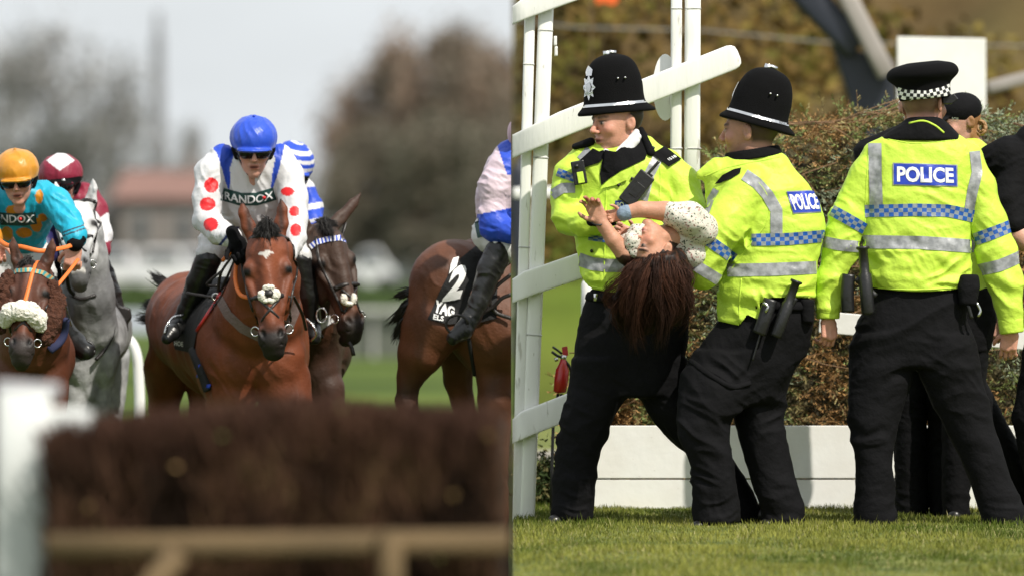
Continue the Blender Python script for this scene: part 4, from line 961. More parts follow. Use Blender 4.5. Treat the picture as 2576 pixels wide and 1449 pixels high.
for ln_ in ([(2184, 392), (2178, 460), (2174, 540), (2172, 620)], [(2446, 398), (2442, 470), (2446, 545), (2440, 625)], [(2206, 724), (2300, 728), (2415, 722)], [(2232, 352), (2300, 362), (2400, 354)]): lay(T, 'seam', bj, ln_, 2.0, m_vis, off=.4, parent=J)
lay(T, 'belt', bt, [(2198, 716), (2300, 722), (2430, 714)], 11, m_blkc, off=5, parent=TRO)
ho = tube(T, 'holster', [(2132, 690, -70), (2128, 740, -72), (2130, 784, -70)], 17, m_blk, 12, .7); baton(T, (2166, 620, -88), (2180, 790, -84), 13, ho)
tube(T, 'holster_clip', [(2150, 700, -80), (2200, 745, -78)], 8, m_blk, 8, .6); 
po, _ = sdf(T, 'belt_pouch', [loft([(690, 2412, 2458, -60, 22), (720, 2404, 2462, -62, 26), (768, 2410, 2452, -62, 22)], 2.6, ends=8)], m_blkc, 3, keep=False)
tube(T, 'key_ring', [(2452, 760, -70), (2462, 782, -70), (2455, 795, -70)], 4, m_steel, parent=po); tube(T, 'strap', [(2430, 765, -75), (2440, 800, -74)], 5, m_blk, parent=po)
for (x, z, dx) in ((2200, -10, -1), (2530, 0, 1)):
    sdf(T, 'boot', [cap((x-dx*10, 1322, z+10), (x+dx*24, 1328, z-44), 26, 20, 10), cap((x, 1290, z+5), (x, 1325, z+5), 34, 30, 6)], m_boot, 3.2, keep=False)

# ================================================================== HELMETED OFFICER, BACK TURNED (middle)
T = Thing('person', 29.95, (1890, 1325, 0), 'helmeted officer turned to the left, bending back as he supports the carried woman', 'person', 'police officers on the lawn')
jk = [loft([(380, 1850, 1966, -5, 36), (402, 1812, 1985, -5, 48), (432, 1768, 2008, -5, 62), (470, 1772, 2038, -5, 74), (520, 1776, 2066, -4, 84), (576, 1790, 2080, 0, 90), (612, 1806, 2070, 0, 92), (663, 1824, 2052, 0, 92), (700, 1814, 2052, 0, 92), (750, 1804, 2051, 0, 90), (822, 1806, 2050, 0, 86)], 2.3, 10),
      chain([(1892, 455, -50, 40), (1868, 490, -62, 52), (1826, 560, -80, 59), (1776, 640, -96, 54), (1762, 676, -96, 46)], 14), chain([(1762, 676, -96, 44), (1712, 640, -50, 34), (1690, 610, -20, 30)], 10),
      cap((1762, 440, -30), (1800, 430, -20), 12, 34, 12)]
tr = [loft([(742, 1830, 2046, 0, 80), (800, 1806, 2050, 0, 86), (870, 1760, 2040, 0, 86), (940, 1716, 2000, 0, 80), (1020, 1700, 1950, 0, 66)], 2.2, 8),
      loft([(880, 1745, 1960, -10, 80), (940, 1716, 1930, -25, 76), (1014, 1699, 1880, -40, 68), (1062, 1701, 1838, -45, 62), (1094, 1704, 1834, -45, 58), (1173, 1734, 1850, -40, 54), (1253, 1743, 1860, -36, 54), (1316, 1738, 1868, -32, 54)], 2.1, 12, ends=4),
      loft([(860, 1800, 2044, 20, 78), (934, 1820, 2002, 30, 74), (1000, 1842, 1982, 38, 64), (1062, 1852, 1976, 40, 58), (1141, 1868, 1992, 40, 52), (1200, 1884, 2005, 40, 50), (1285, 1908, 2030, 40, 50), (1326, 1918, 2036, 40, 50)], 2.1, 12, ends=4)]
hc, hM, hs = (1886, 334, -4), (4, 107, 4), 1.08
def pb(V):
    C = np.tile(SK*.82, (len(V), 1)); return paint_head(V, C, hc, hM, hs, SK*.8, (.035, .022, .015), lambda x, y, z: .9*hair_short(x, y, z), stub=.6)
multi(T, 'body', [(xf(head_ops(), hc, hM, hs), 2.2, 0), (jk+tr, 7, 17)], m_skin, pb)
hem = [(1760, 800), (1804, 806), (1857, 818), (1878, 790), (1906, 804), (1937, 747), (2070, 749)]
J, bj = sdf(T, 'jacket', jk, m_vis, 3.4, inset=2.5, wr=dict(amp=4.0, wl=44, ang=-20, seed=14, zones=[(1870, 620, 60, 50, 28, 9), (1860, 740, 70, 10, 28, 9), (1900, 780, 60, 60, 26, 8), (1990, 725, 70, 5, 24, 8), (1770, 700, 45, -30, 26, 8), (1780, 600, 50, 40, 26, 6), (1930, 450, 60, 45, 34, 6)]), hem=lambda x: np.interp(x, [p[0] for p in hem], [p[1] for p in hem]))
TRO, bt = sdf(T, 'trousers', tr, m_blkc, 3.6, inset=5, wr=dict(fine=.22, amp=5.0, wl=60, ang=30, seed=19, zones=[(1800, 960, 90, 32, 30, 7), (1860, 880, 90, -30, 28, 6), (1760, 1080, 70, 20, 26, 8), (1780, 1200, 70, 35, 26, 6), (1800, 1290, 60, -5, 20, 5), (1960, 1290, 60, 0, 20, 5), (1940, 1060, 60, -30, 24, 5)]))
tape = lambda line, w_, m_=None: strip(T, 'reflective_strip' if m_ is None else 'checked_strip', bj, line, w_, m_ or m_silv, parent=J)
tape([(1870, 441), (1900, 462), (1928, 492), (1950, 530), (1950, 588)], 30); tape([(1800, 478), (1785, 505), (1772, 540)], 16)
tape([(1888, 604), (1980, 602), (2074, 594)], 30, m_chkb); tape([(1828, 680), (1930, 678), (2052, 673)], 32); tape([(1744, 582), (1846, 652)], 28, m_chkb); tape([(1716, 645), (1760, 676), (1806, 704)], 28)
police_patch(T, bj, [(1975, 482), (2056, 479), (2064, 535), (1992, 539)], J)
polypatch(T, 'epaulette', bj, [(1797, 465), (1815, 442), (1845, 427), (1863, 424), (1860, 438), (1838, 452), (1815, 461)], m_blkc, off=5, parent=J)
o, _ = sdf(T, 'collar', [loft([(376, 1824, 1962, -6, 48), (402, 1818, 1968, -6, 54)], 2.1, ends=5, rot=-9, piv=(1890, 385))], m_blkc, 3)
for x, y in ((1749, 444), (1762, 484)):
    p = drape(bj, [(x, y)], 3)[0]; T.add('popper', *sweep([(p[0], p[1], p[2]-2), (p[0], p[1], p[2]+3)], 4, 10), m_blk, parent=J)
for ln_ in ([(1878, 430), (1930, 500), (1925, 560), (1880, 620), (1830, 690)], [(1770, 445), (1840, 420), (1960, 396)], [(1862, 700), (1858, 760), (1858, 812)]): lay(T, 'seam', bj, ln_, 2.0, m_vis, off=.4, parent=J)
helmet(T, (1906, 294, -6), 15, 1.0, badge=(1838, 225, 8, 32))
lay(T, 'belt', bt, [(1900, 765), (1980, 770), (2046, 768)], 12, m_blkc, off=5, parent=TRO)
ho = tube(T, 'holster', [(1935, 752, -100), (1920, 800, -104), (1906, 838, -100)], 18, m_blk, 12, .6); baton(T, (2000, 705, -112), (1948, 846, -108), 12, ho)
tube(T, 'holster_clip', [(1990, 745, -98), (1960, 800, -102)], 16, m_blk, 8, .5)
tube(T, 'handcuff', [(1916, 760, -116), (1928, 770, -118), (1922, 785, -116)], 4, m_steel); tube(T, 'lanyard', [(1912, 830, -100), (1900, 870, -100), (1890, 905, -98)], 2.5, m_blk)
sdf(T, 'belt_pouch', [loft([(752, 2006, 2048, -40, 34), (812, 2012, 2046, -40, 32)], 3, ends=6)], m_blkc, 3, keep=False)
lay(T, 'pocket_flap', bt, [(1735, 905), (1790, 945), (1840, 970), (1885, 960)], 7, m_blkc, off=1, parent=TRO)
sdf(T, 'boot', [cap((1820, 1318, -30), (1755, 1324, -60), 26, 18, 10), cap((1808, 1290, -28), (1808, 1318, -28), 36, 34, 6)], m_boot, 3.2, keep=False); sdf(T, 'boot', [cap((1985, 1316, 40), (1930, 1322, 20), 26, 19, 10), cap((1980, 1290, 40), (1980, 1318, 40), 34, 32, 6)], m_boot, 3.2, keep=False)

# ================================================================== HELMETED OFFICER FACING LEFT (with the radio)
T = Thing('person', 30.15, (1600, 1312, 0), 'helmeted officer with a white collar and chest radio, facing left and gripping her wrists', 'person', 'police officers on the lawn')
jk = [loft([(338, 1545, 1640, 0, 34), (356, 1500, 1655, 0, 46), (380, 1456, 1684, 0, 60), (420, 1440, 1705, 0, 74), (500, 1446, 1712, 0, 82), (580, 1446, 1716, 0, 84), (640, 1455, 1722, 0, 86), (690, 1466, 1724, 0, 84), (745, 1494, 1720, 0, 72)], 2.3, 10),
      chain([(1462, 400, 0, 34), (1438, 440, -6, 42), (1428, 500, -16, 44), (1430, 546, -30, 42)], 14), chain([(1430, 546, -30, 41), (1470, 562, -80, 33), (1512, 556, -104, 26)], 12),
      chain([(1680, 412, 0, 40), (1712, 460, -6, 46), (1728, 530, -30, 44), (1722, 580, -50, 40)], 14), chain([(1722, 580, -50, 38), (1650, 598, -70, 32), (1606, 602, -100, 26), (1590, 598, -180, 20)], 12)]
tr = [loft([(722, 1484, 1728, 0, 74), (765, 1464, 1745, 0, 80), (865, 1440, 1738, 0, 86), (960, 1430, 1720, 0, 76), (1000, 1428, 1712, 0, 66)], 2.2, 8),
      loft([(900, 1436, 1600, -6, 78), (977, 1428, 1592, -10, 68), (1051, 1411, 1548, -14, 60), (1072, 1408, 1536, -14, 58), (1131, 1392, 1518, -12, 54), (1205, 1388, 1503, -10, 52), (1310, 1378, 1494, -8, 52)], 2.1, 14, ends=4),
      loft([(900, 1580, 1736, 16, 76), (977, 1598, 1742, 24, 68), (1067, 1646, 1780, 34, 58), (1136, 1722, 1838, 40, 52), (1200, 1770, 1880, 44, 48), (1260, 1806, 1908, 48, 48), (1322, 1828, 1934, 50, 46)], 2.1, 14, ends=4)]
hc, hM, hs = (1552, 309, -22), (6, 60, 0), 1.04
def pb(V):
    C = np.tile(SKP*np.array((1, .92, .86)), (len(V), 1)); return paint_head(V, C, hc, hM, hs, SKP, (.05, .035, .025), lambda x, y, z: hair_short(x, y, z)*(y < 22), brow=(.16, .09, .05))
gl = xf(hand_ops((55, 60, 40), 1, 60), (1500, 556, -150), (0, 0, -98), .66)+[cap((1502, 556, -186), (1556, 545, -186), 12, 14, 8), cap((1505, 560, -120), (1505, 556, -180), 14, 12, 8)]; bare = xf(hand_ops((40, 48, 36), 1, 55, fr=6.8), (1594, 598, -196), (-6, 0, 112), .74)
multi(T, 'body', [(xf(head_ops(nose=1.04, jaw=1.06), hc, hM, hs), 2.0, 0), (bare, 1.6, 0), (jk+tr, 7, 17)], m_skin, pb)
sdf(T, 'black_glove', gl, m_blkc, 1.8, keep=False)
J, bj = sdf(T, 'jacket', jk, m_vis, 3.4, inset=2.5, wr=dict(amp=4.0, wl=44, ang=30, seed=24, zones=[(1440, 560, 60, 10, 22, 6), (1500, 700, 70, 40, 28, 9), (1530, 440, 60, 60, 28, 5), (1700, 480, 70, 50, 34, 7), (1420, 450, 40, -30, 22, 4), (1520, 630, 70, -8, 24, 5)]), hem=lambda x: np.interp(x, [1460, 1490, 1530, 1600, 1740], [700, 727, 734, 738, 738]), hemx=(1440, 1760))
TRO, bt = sdf(T, 'trousers', tr, m_blkc, 3.6, inset=5, wr=dict(fine=.22, amp=5.0, wl=60, ang=15, seed=29, zones=[(1450, 1075, 70, 25, 24, 8), (1500, 900, 100, 60, 34, 5), (1440, 1290, 70, 0, 20, 6), (1700, 1080, 70, 40, 26, 6), (1440, 1200, 60, 60, 26, 4)]))
tape = lambda line, w_, m_=None: strip(T, 'reflective_strip' if m_ is None else 'checked_strip', bj, line, w_, m_ or m_silv, parent=J)
tape([(1388, 492), (1415, 474), (1446, 474)], 25); tape([(1402, 434), (1445, 450)], 20, m_chkb); tape([(1458, 402), (1482, 376)], 16); tape([(1655, 396), (1632, 440), (1615, 505)], 26)
tape([(1455, 652), (1490, 664), (1530, 668), (1580, 668)], 33); tape([(1480, 598), (1545, 606)], 14, m_chkb)
slabp = polypatch
slabp(T, 'black_lining', bj, [(1515, 380), (1548, 384), (1580, 360), (1606, 326), (1622, 340), (1630, 372), (1622, 402), (1590, 418), (1560, 432), (1530, 452), (1512, 468), (1508, 440), (1516, 400), (1500, 386)], m_blkc, off=4, parent=J)
slabp(T, 'lapel', bj, [(1455, 408), (1492, 376), (1516, 388), (1518, 400), (1506, 412), (1486, 418), (1470, 424)], m_blkc, off=5, parent=J)
slabp(T, 'flap_edge', bj, [(1560, 434), (1592, 420), (1575, 455), (1540, 470), (1512, 475), (1530, 455)], m_vis, off=7, parent=J)
o, bw = sdf(T, 'shirt_collar', [cap((1549, 386, -58), (1600, 334, -50), 6, 8, 3), cap((1555, 395, -58), (1604, 346, -50), 6, 9, 3), cap((1562, 410, -60), (1600, 356, -52), 4, 9, 3), cap((1522, 380, -60), (1536, 388, -60), 5, 5, 3)], m_pw, 2.2)
sdf(T, 'raised_collar', [cap((1612, 328, -36), (1636, 384, -56), 8, 11, 5), cap((1618, 340, 6), (1642, 384, 0), 10, 15, 5)], m_blkc, 2.6, keep=False)
slab(T, 'tie', [(1520, 378), (1546, 384), (1549, 416), (1532, 440), (1516, 425)], -80, -62, m_blkc, bevel=3)
patch(T, 'epaulette', bj, [(1638, 389), (1670, 371), (1712, 403), (1680, 422)], m_blkc, off=7, parent=J); lettering(T, bj, '1518', [(1676, 402), (1694, 393), (1700, 398), (1682, 407)], m_lett, off=9, parent=J)
sdf(T, 'epaulette', [cap((1446, 370, -20), (1486, 358, -26), 8, 11, 4, 1.6)], m_blkc, 2.6, parent=J, keep=False)
for x, y in ((1488, 632), (1555, 467), (1589, 451), (1642, 374)):
    p = drape(bj, [(x, y)], 3)[0]; T.add('popper', *sweep([(p[0], p[1], p[2]-2.5), (p[0], p[1], p[2]+3)], 4.2, 10), m_blk, parent=J)
def obox(T, name, c, hw, hh, hd, ang, m, parent=None, bevel=3):
    ca, sa = cos(R(ang)), sin(R(ang)); return slab(T, name, [(c[0]+ca*u-sa*v, c[1]+sa*u+ca*v) for u, v in ((-hw, -hh), (hw, -hh), (hw, hh), (-hw, hh))], c[2]-hd, c[2]+hd, m, parent, bevel)
rd = obox(T, 'radio', (1600, 476, -98), 22, 46, 12, 38, m_blk)
obox(T, 'display', (1600, 480, -109), 12, 18, 2, 38, m_boot, rd, 1); tube(T, 'antenna', [(1622, 446, -96), (1656, 408, -96)], 4, m_blk, parent=rd); obox(T, 'knob', (1634, 445, -96), 5, 6, 5, 38, m_blk, rd, 1); lettering(T, BVHTree.FromPolygons([(1540, 420, -108.5), (1660, 420, -108.5), (1660, 540, -108.5), (1540, 540, -108.5)], [(0, 1, 2, 3)]), 'police', [(1604, 451), (1618, 461), (1616, 464), (1602, 454)], m_lett, off=.5, parent=rd)
cm = obox(T, 'body_camera', (1456, 436, -74), 17, 30, 10, -10, m_blk); obox(T, 'camera_face', (1460, 448, -86), 8, 14, 2, -10, m_vis, cm, 1); tube(T, 'lens', [(1450, 420, -86), (1450, 420, -92)], 6, m_boot, parent=cm)
patch(T, 'police_badge', bj, [(1546, 506), (1580, 503), (1582, 527), (1548, 530)], m_blue, off=3, parent=J); lettering(T, bj, 'PO', [(1550, 510), (1568, 508), (1569, 525), (1551, 526)], m_lett, off=5, bold=.03, parent=J)
for ln_ in ([(1525, 470), (1522, 560), (1520, 640), (1520, 730)], [(1648, 380), (1660, 440), (1655, 520)], [(1470, 716), (1530, 728), (1600, 730)]): lay(T, 'seam', bj, ln_, 2.2, m_vis, off=.5, parent=J)
helmet(T, (1545, 262, -10), -5, 1.0, badge=(1482, 222, 16, 34))
lay(T, 'belt', bt, [(1480, 745), (1560, 752), (1700, 752)], 12, m_blkc, off=5, parent=TRO); tube(T, 'buckle', [(1497, 738, -92), (1497, 756, -92)], 5, m_chr, parent=TRO)
sdf(T, 'boot', [cap((1440, 1302, -4), (1395, 1310, -40), 26, 18, 10), cap((1440, 1280, -4), (1440, 1304, -4), 38, 34, 6)], m_boot, 3.2, keep=False); sdf(T, 'boot', [cap((1890, 1312, 48), (1850, 1318, 30), 24, 18, 10), cap((1888, 1290, 48), (1888, 1314, 48), 32, 30, 6)], m_boot, 3.2, keep=False)

# ================================================================== CARRIED WOMAN
T = Thing('person', 29.9, (1650, 1320, 0), 'carried woman in a floral top with her head hanging back and long brown hair falling', 'person')
m_flor, t_, b_ = new_mat('floral_cloth'); N, K = t_.nodes, t_.links
tcn = N.new('ShaderNodeTexCoord'); vo = N.new('ShaderNodeTexVoronoi'); vo.inputs['Scale'].default_value = 62; K.new(tcn.outputs['Object'], vo.inputs[0])
nzn = N.new('ShaderNodeTexNoise'); nzn.inputs['Scale'].default_value = 85; nzn.inputs['Detail'].default_value = 2.5; K.new(tcn.outputs['Object'], nzn.inputs[0])
cr = N.new('ShaderNodeValToRGB'); cr.color_ramp.interpolation = 'CONSTANT'; el = cr.color_ramp.elements; el[0].position = 0; el[0].color = (.04, .055, .035, 1); el[1].position = .37; el[1].color = (.62, .60, .52, 1)
for p_, c_ in ((.53, (.68, .66, .60, 1)), (.60, (.52, .22, .22, 1)), (.64, (.10, .13, .07, 1)), (.72, (.5, .48, .4, 1))): e_ = el.new(p_); e_.color = c_
K.new(nzn.outputs[0], cr.inputs[0]); K.new(cr.outputs[0], b_.inputs['Base Color']); b_.inputs['Roughness'].default_value = .85
hM = basis((.20, -.95, .18), (-.78, -.25, -.60)); hc = (1642, 628, -150); hs = .92
raised = xf(hand_ops([(22, 34, 22), (18, 30, 20), (26, 38, 24), (30, 42, 26)], -1, 10, spread=6, fr=6.4), (1510, 558, -176), basis((-.42, -.90, -.12), (-.15, .05, -1)), .80)
arm1 = chain([(1513, 562, -176, 15.5), (1540, 603, -172, 20), (1572, 640, -160, 25), (1592, 655, -140, 27)], 5)
arm2 = chain([(1563, 538, -160, 16), (1610, 528, -158, 20), (1670, 533, -150, 25), (1740, 548, -140, 30)], 5)
hand2 = xf(hand_ops((45, 50, 40), 1, 40), (1566, 540, -158), (0, 0, 80), .6)
tors = [ell((1725, 600, -70), (70, 60, 60), k=16), cap((1725, 600, -60), (1800, 640, 60), 56, 60, 20), cap((1800, 640, 60), (1900, 740, 170), 60, 66, 20)]
legs = [cap((1900, 740, 170), (1928, 860, 180), 62, 54, 16), cap((1925, 860, 170), (1915, 1060, 170), 50, 36, 12), cap((1915, 1060, 170), (1945, 1270, 185), 36, 26, 10), cap((1935, 860, 200), (1930, 1060, 200), 48, 36, 12), cap((1930, 1060, 200), (1960, 1270, 205), 36, 26, 10)]
def pb(V):
    C = np.tile(SK*np.array((1.0, .98, .92)), (len(V), 1)); fi = (V[:, 1] < 507)&(V[:, 0] < 1520); C[fi] = SK*np.array((.85, .62, .6))
    return paint_head(V, C, hc, hM, hs, SKP, (.03, .012, .008), lambda x, y, z: np.clip((-26-y+.1*z)/6, 0, 1)+np.clip((z-14)/8, 0, 1)*(y < 30), brow=(.04, .02, .015), lips=(.48, .10, .11))
multi(T, 'body', [(xf(head_ops(False, jaw=.9, nose=.95), hc, hM, hs)+[cap((1665, 600, -130), (1712, 590, -100), 33, 36, 12)], 2.0, 0), (raised+arm1, 1.7, 0), (arm2+hand2, 2.2, 0), (tors+legs, 6, 8)], m_skin, pb)
sdf(T, 'dark_leggings', legs, m_blkc, 4, wr=dict(amp=2, wl=30), keep=False); sdf(T, 'shoe', [cap((1948, 1290, 180), (1930, 1300, 130), 26, 20, 6), cap((1962, 1290, 205), (1955, 1300, 160), 26, 20, 6)], m_boot, 4, keep=False)
blo, bb = sdf(T, 'floral_blouse', tors+[chain([(1688, 539, -151, 31), (1728, 550, -146, 38), (1762, 578, -118, 40)], 10), ell((1712, 596, -112), (42, 36, 32), k=12), ell((1740, 640, -95), (40, 34, 40), k=12)], m_flor, 3, wr=dict(amp=3, wl=22, ang=40, seed=41))
sdf(T, 'floral_scarf', [chain([(1618, 572, -160, 12), (1598, 584, -168, 17), (1588, 607, -172, 21), (1590, 632, -170, 17)], 6), ell((1572, 600, -150), (14, 12, 12))], m_flor, 2.4, wr=dict(amp=2.5, wl=14, seed=43), keep=False)
sdf(T, 'wristband', [cap((1566, 538, -160), (1574, 536, -160), 19, 19.5, 3)], mat('pale_blue_band', (.20, .27, .36), .7, .4, 60, .25, 40), 2.4, keep=False)
tube(T, 'bracelet', [(1503+16*cos(a), 558+9*sin(a), -178-14*sin(a)) for a in np.linspace(0, 2*pi, 14)], 2, m_blk, 6)
m_hair = mat('brown_hair', rough=.5, var=.2, vscale=20, attr=True, spec=.2)
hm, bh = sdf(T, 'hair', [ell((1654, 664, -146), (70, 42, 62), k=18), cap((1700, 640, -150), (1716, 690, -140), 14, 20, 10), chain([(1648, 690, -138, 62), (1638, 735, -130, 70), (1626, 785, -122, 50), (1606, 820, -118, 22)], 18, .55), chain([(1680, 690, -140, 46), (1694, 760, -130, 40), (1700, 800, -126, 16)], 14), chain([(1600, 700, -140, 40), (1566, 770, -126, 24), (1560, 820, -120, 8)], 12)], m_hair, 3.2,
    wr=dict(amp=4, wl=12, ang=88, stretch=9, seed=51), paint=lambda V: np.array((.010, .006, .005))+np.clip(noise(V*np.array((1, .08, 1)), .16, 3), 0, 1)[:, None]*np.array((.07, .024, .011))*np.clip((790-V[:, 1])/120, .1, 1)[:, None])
r = np.random.default_rng(3); VV, FF, CC, n_ = [], [], [], 0
for i in range(2300):
    g_ = i % 34; rg_ = np.random.default_rng(100+g_); ga = rg_.uniform(-1, 1); gx_, gl_ = rg_.normal(0, 15), rg_.uniform(.62, 1.2)
    a = np.clip(ga+r.normal(0, .09), -1, 1); x0 = 1650+a*58; z0 = -146-56*math.sqrt(max(0, 1-a*a))*r.uniform(.8, 1.05); y0 = 643+r.uniform(-6, 24)+8*(a < -.3); L1 = 205*gl_*(1-.22*a*a)*r.uniform(.75, 1.05)
    x3 = 1632+ga*84+gx_; f_ = r.normal(0, 4.5, 3)*(3 if r.random() < .05 else 1)
    pts = [(x0, y0, z0), (x0+(x3-x0)*.5+rg_.normal(0, 7)+f_[0], y0+L1*.33, z0-22), (x3+rg_.normal(0, 8)+f_[1], y0+L1*.68, z0-10), (x3*.72+1606*.28+rg_.normal(0, 14)+f_[2]*1.5, y0+L1, z0+14)]
    cv = curve(pts, 18); w_ = r.uniform(.45, 1.05); n0 = len(cv)
    v, f = sweep([tuple(p)+(w_*(1.15-j/n0),) for j, p in enumerate(cv)], 1, 3); VV += v; FF += [tuple(k+n_ for k in q) for q in f]; n_ += len(v)
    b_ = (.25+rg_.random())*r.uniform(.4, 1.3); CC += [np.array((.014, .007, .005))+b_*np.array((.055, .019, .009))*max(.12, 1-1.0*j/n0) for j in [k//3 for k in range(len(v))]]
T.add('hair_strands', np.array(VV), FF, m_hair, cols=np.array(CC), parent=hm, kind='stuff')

# ================================================================== OTHERS BEHIND, RIGHT
T = Thing('person', 30.9, (2330, 1300, 0), 'officer in black almost hidden behind the peaked cap officer, only hat band and shoulder showing', 'person', 'police officers on the lawn')
jk = [loft([(318, 2255, 2345, 0, 40), (345, 2190, 2410, 0, 60), (375, 2150, 2440, 0, 74), (480, 2160, 2440, 0, 80), (640, 2190, 2420, 0, 84), (760, 2200, 2420, 0, 80)], 2.2, 10), chain([(2185, 385, 0, 34), (2190, 520, 0, 34), (2215, 650, 0, 28)], 10), chain([(2410, 385, 0, 34), (2420, 520, 0, 34), (2390, 650, 0, 28)], 10)]
tr = [loft([(740, 2205, 2420, 0, 74), (860, 2215, 2440, 0, 78), (930, 2230, 2440, 0, 70)], 2.2, 8), loft([(880, 2225, 2330, 0, 60), (1060, 2245, 2330, 0, 54), (1200, 2250, 2335, 0, 48), (1300, 2252, 2335, 0, 46)], 2.1, 8, ends=4), loft([(880, 2320, 2430, 0, 60), (1060, 2335, 2430, 0, 54), (1200, 2335, 2432, 0, 48), (1296, 2340, 2420, 0, 46)], 2.1, 8, ends=4)]
hc, hM, hs = (2312, 268, 0), (0, 8, 0), .92
pb = lambda V: paint_head(V, np.tile(SK*.9, (len(V), 1)), hc, hM, hs, SK, (.05, .03, .02), hair_short)
multi(T, 'body', [(xf(head_ops(), hc, hM, hs), 2.8, 0), (jk+tr, 7, 10)], m_skin, pb)
sdf(T, 'black_jacket', jk, m_blkc, 4, wr=dict(amp=2.5, wl=28, seed=61), keep=False); sdf(T, 'trousers', tr, m_blkc, 4, wr=dict(amp=2.5, wl=28, seed=62), keep=False)
o, bc = sdf(T, 'peaked_cap', xf([loft(crows, 2.05, 3, ends=6)], (2326, 244, 0), eul(8, 0, 2), .74), m_felt, 3)
strip(T, 'checked_band', bc, [(2264, 288), (2272, 296), (2290, 300)], 26, m_chkw, off=2, parent=o); strip(T, 'checked_band', bc, [(2350, 300), (2370, 296), (2384, 290)], 24, m_chkw, off=2, parent=o)
for x in (2290, 2378): sdf(T, 'boot', [cap((x, 1290, 10), (x, 1300, -30), 28, 20, 8)], m_boot, 4, keep=False)

T = Thing('person', 30.7, (2440, 1300, 0), 'officer in a black baseball cap with a fair hair bun, behind the peaked cap officer', 'person', 'police officers on the lawn')
jk = [loft([(350, 2395, 2462, 0, 36), (372, 2362, 2490, 0, 48), (400, 2345, 2505, 0, 58), (520, 2350, 2500, 0, 66), (640, 2355, 2492, 0, 70), (738, 2360, 2486, 0, 70)], 2.2, 8), chain([(2365, 400, 0, 30), (2360, 520, 0, 30), (2380, 620, 0, 26)], 8), chain([(2480, 410, 0, 32), (2500, 520, 10, 32), (2506, 640, 10, 30), (2510, 780, 6, 24)], 8)]
tr = [loft([(725, 2362, 2500, 0, 66), (800, 2362, 2508, 0, 70), (880, 2370, 2490, 0, 66)], 2.2, 8), loft([(840, 2375, 2440, 0, 56), (1060, 2370, 2440, 0, 50), (1296, 2370, 2440, 0, 44)], 2.1, 8, ends=4), loft([(840, 2425, 2492, 0, 56), (960, 2430, 2480, 0, 50), (1060, 2450, 2530, 10, 46), (1150, 2500, 2580, 20, 44), (1260, 2560, 2640, 30, 42), (1300, 2570, 2650, 30, 42)], 2.1, 8, ends=4)]
hc, hM, hs = (2412, 308, -6), (14, 62, 0), .9
def pb(V):
    C = np.tile(SKP*.9, (len(V), 1)); return paint_head(V, C, hc, hM, hs, SKP, (.30, .15, .06), lambda x, y, z: np.clip((z+2)/6, 0, 1)*(y < 55)+np.clip((-20-y)/5, 0, 1))
multi(T, 'body', [(xf(head_ops(), hc, hM, hs), 2.4, 0), (xf(hand_ops((40, 45, 30), 1, 40), (2512, 806, 6), (0, 160, 0), .72), 2, 0), (jk+tr, 7, 10)], m_skin, pb)
J, bj = sdf(T, 'jacket', jk, m_vis, 4, wr=dict(amp=2.4, wl=26, seed=71)); sdf(T, 'trousers', tr, m_blkc, 4, wr=dict(amp=2.4, wl=26, seed=72), keep=False)
strip(T, 'reflective_strip', bj, [(2440, 620), (2500, 618)], 30, m_silv, parent=J)
o, bc = sdf(T, 'baseball_cap', xf([ell((0, -32, 4), (55, 48, 64), k=4), ell((0, -20, -78), (40, 5, 38), (8, 0, 0), k=6)], (hc[0]+6, hc[1]-2, hc[2]), hM, .9), m_blkc, 2.6)
lettering(T, bc, 'ICE', [(2392, 296), (2408, 298), (2408, 306), (2392, 305)], m_lett, off=3, parent=o)
r = np.random.default_rng(4); parts = []
for i in range(46):
    a = r.uniform(0, 2*pi); rr = r.uniform(5, 15); ph = r.uniform(-1, 1)
    parts.append(sweep([(2466+rr*cos(a+t*2.4)*1.0, 322+(rr+4)*sin(a+t*2.4), -6+14*ph*cos(t*2)) for t in np.linspace(0, 1, 6)], r.uniform(2, 3.6), 5))
V, F = join(parts); T.add('hair_bun', V, F, mat('fair_hair', (.33, .19, .08), .5, 0, 10, .35, 60))
sdf(T, 'boot', [cap((2405, 1288, 5), (2400, 1298, -30), 28, 20, 8)], m_boot, 4, keep=False); sdf(T, 'boot', [cap((2610, 1290, 30), (2640, 1300, 10), 28, 20, 8)], m_boot, 4, keep=False)

T = Thing('person', 30.55, (2640, 1310, 0), 'person in a black hooded jacket at the right edge, one bare forearm showing', 'person')
jk = [chain([(2700, 430, 10, 90), (2620, 410, 0, 66), (2535, 400, -10, 54), (2500, 405, -12, 40)], 16), chain([(2560, 430, -30, 46), (2530, 510, -60, 44), (2545, 560, -80, 34)], 12), chain([(2700, 430, 10, 90), (2690, 560, 10, 88), (2680, 700, 10, 80), (2680, 770, 10, 78)], 20), chain([(2545, 560, -80, 34), (2580, 520, -60, 34), (2640, 500, -40, 34)], 10), cap((2590, 352, -14), (2630, 330, -10), 34, 44, 10)]
tr = [chain([(2680, 780, 0, 84), (2640, 900, -10, 66), (2600, 1050, -10, 52), (2640, 1300, 0, 42)], 12), chain([(2720, 780, 20, 80), (2740, 1050, 20, 52), (2750, 1300, 20, 42)], 12)]
hc, hM = (2660, 290, -20), (20, 60, 0)
fore = chain([(2556, 590, -80, 30), (2575, 606, -84, 27), (2640, 640, -90, 22)], 6); hnd = xf(hand_ops((40, 40, 30), 1, 40), (2650, 645, -90), (0, 0, -65), .8)
multi(T, 'body', [(xf(head_ops(), hc, hM, .95), 3, 0), (fore+hnd, 2.2, 0), (jk+tr, 7, 10)], m_skin, lambda V: paint_head(V, np.tile(SKP, (len(V), 1)), hc, hM, .95, SKP, (.03, .02, .015), hair_short))
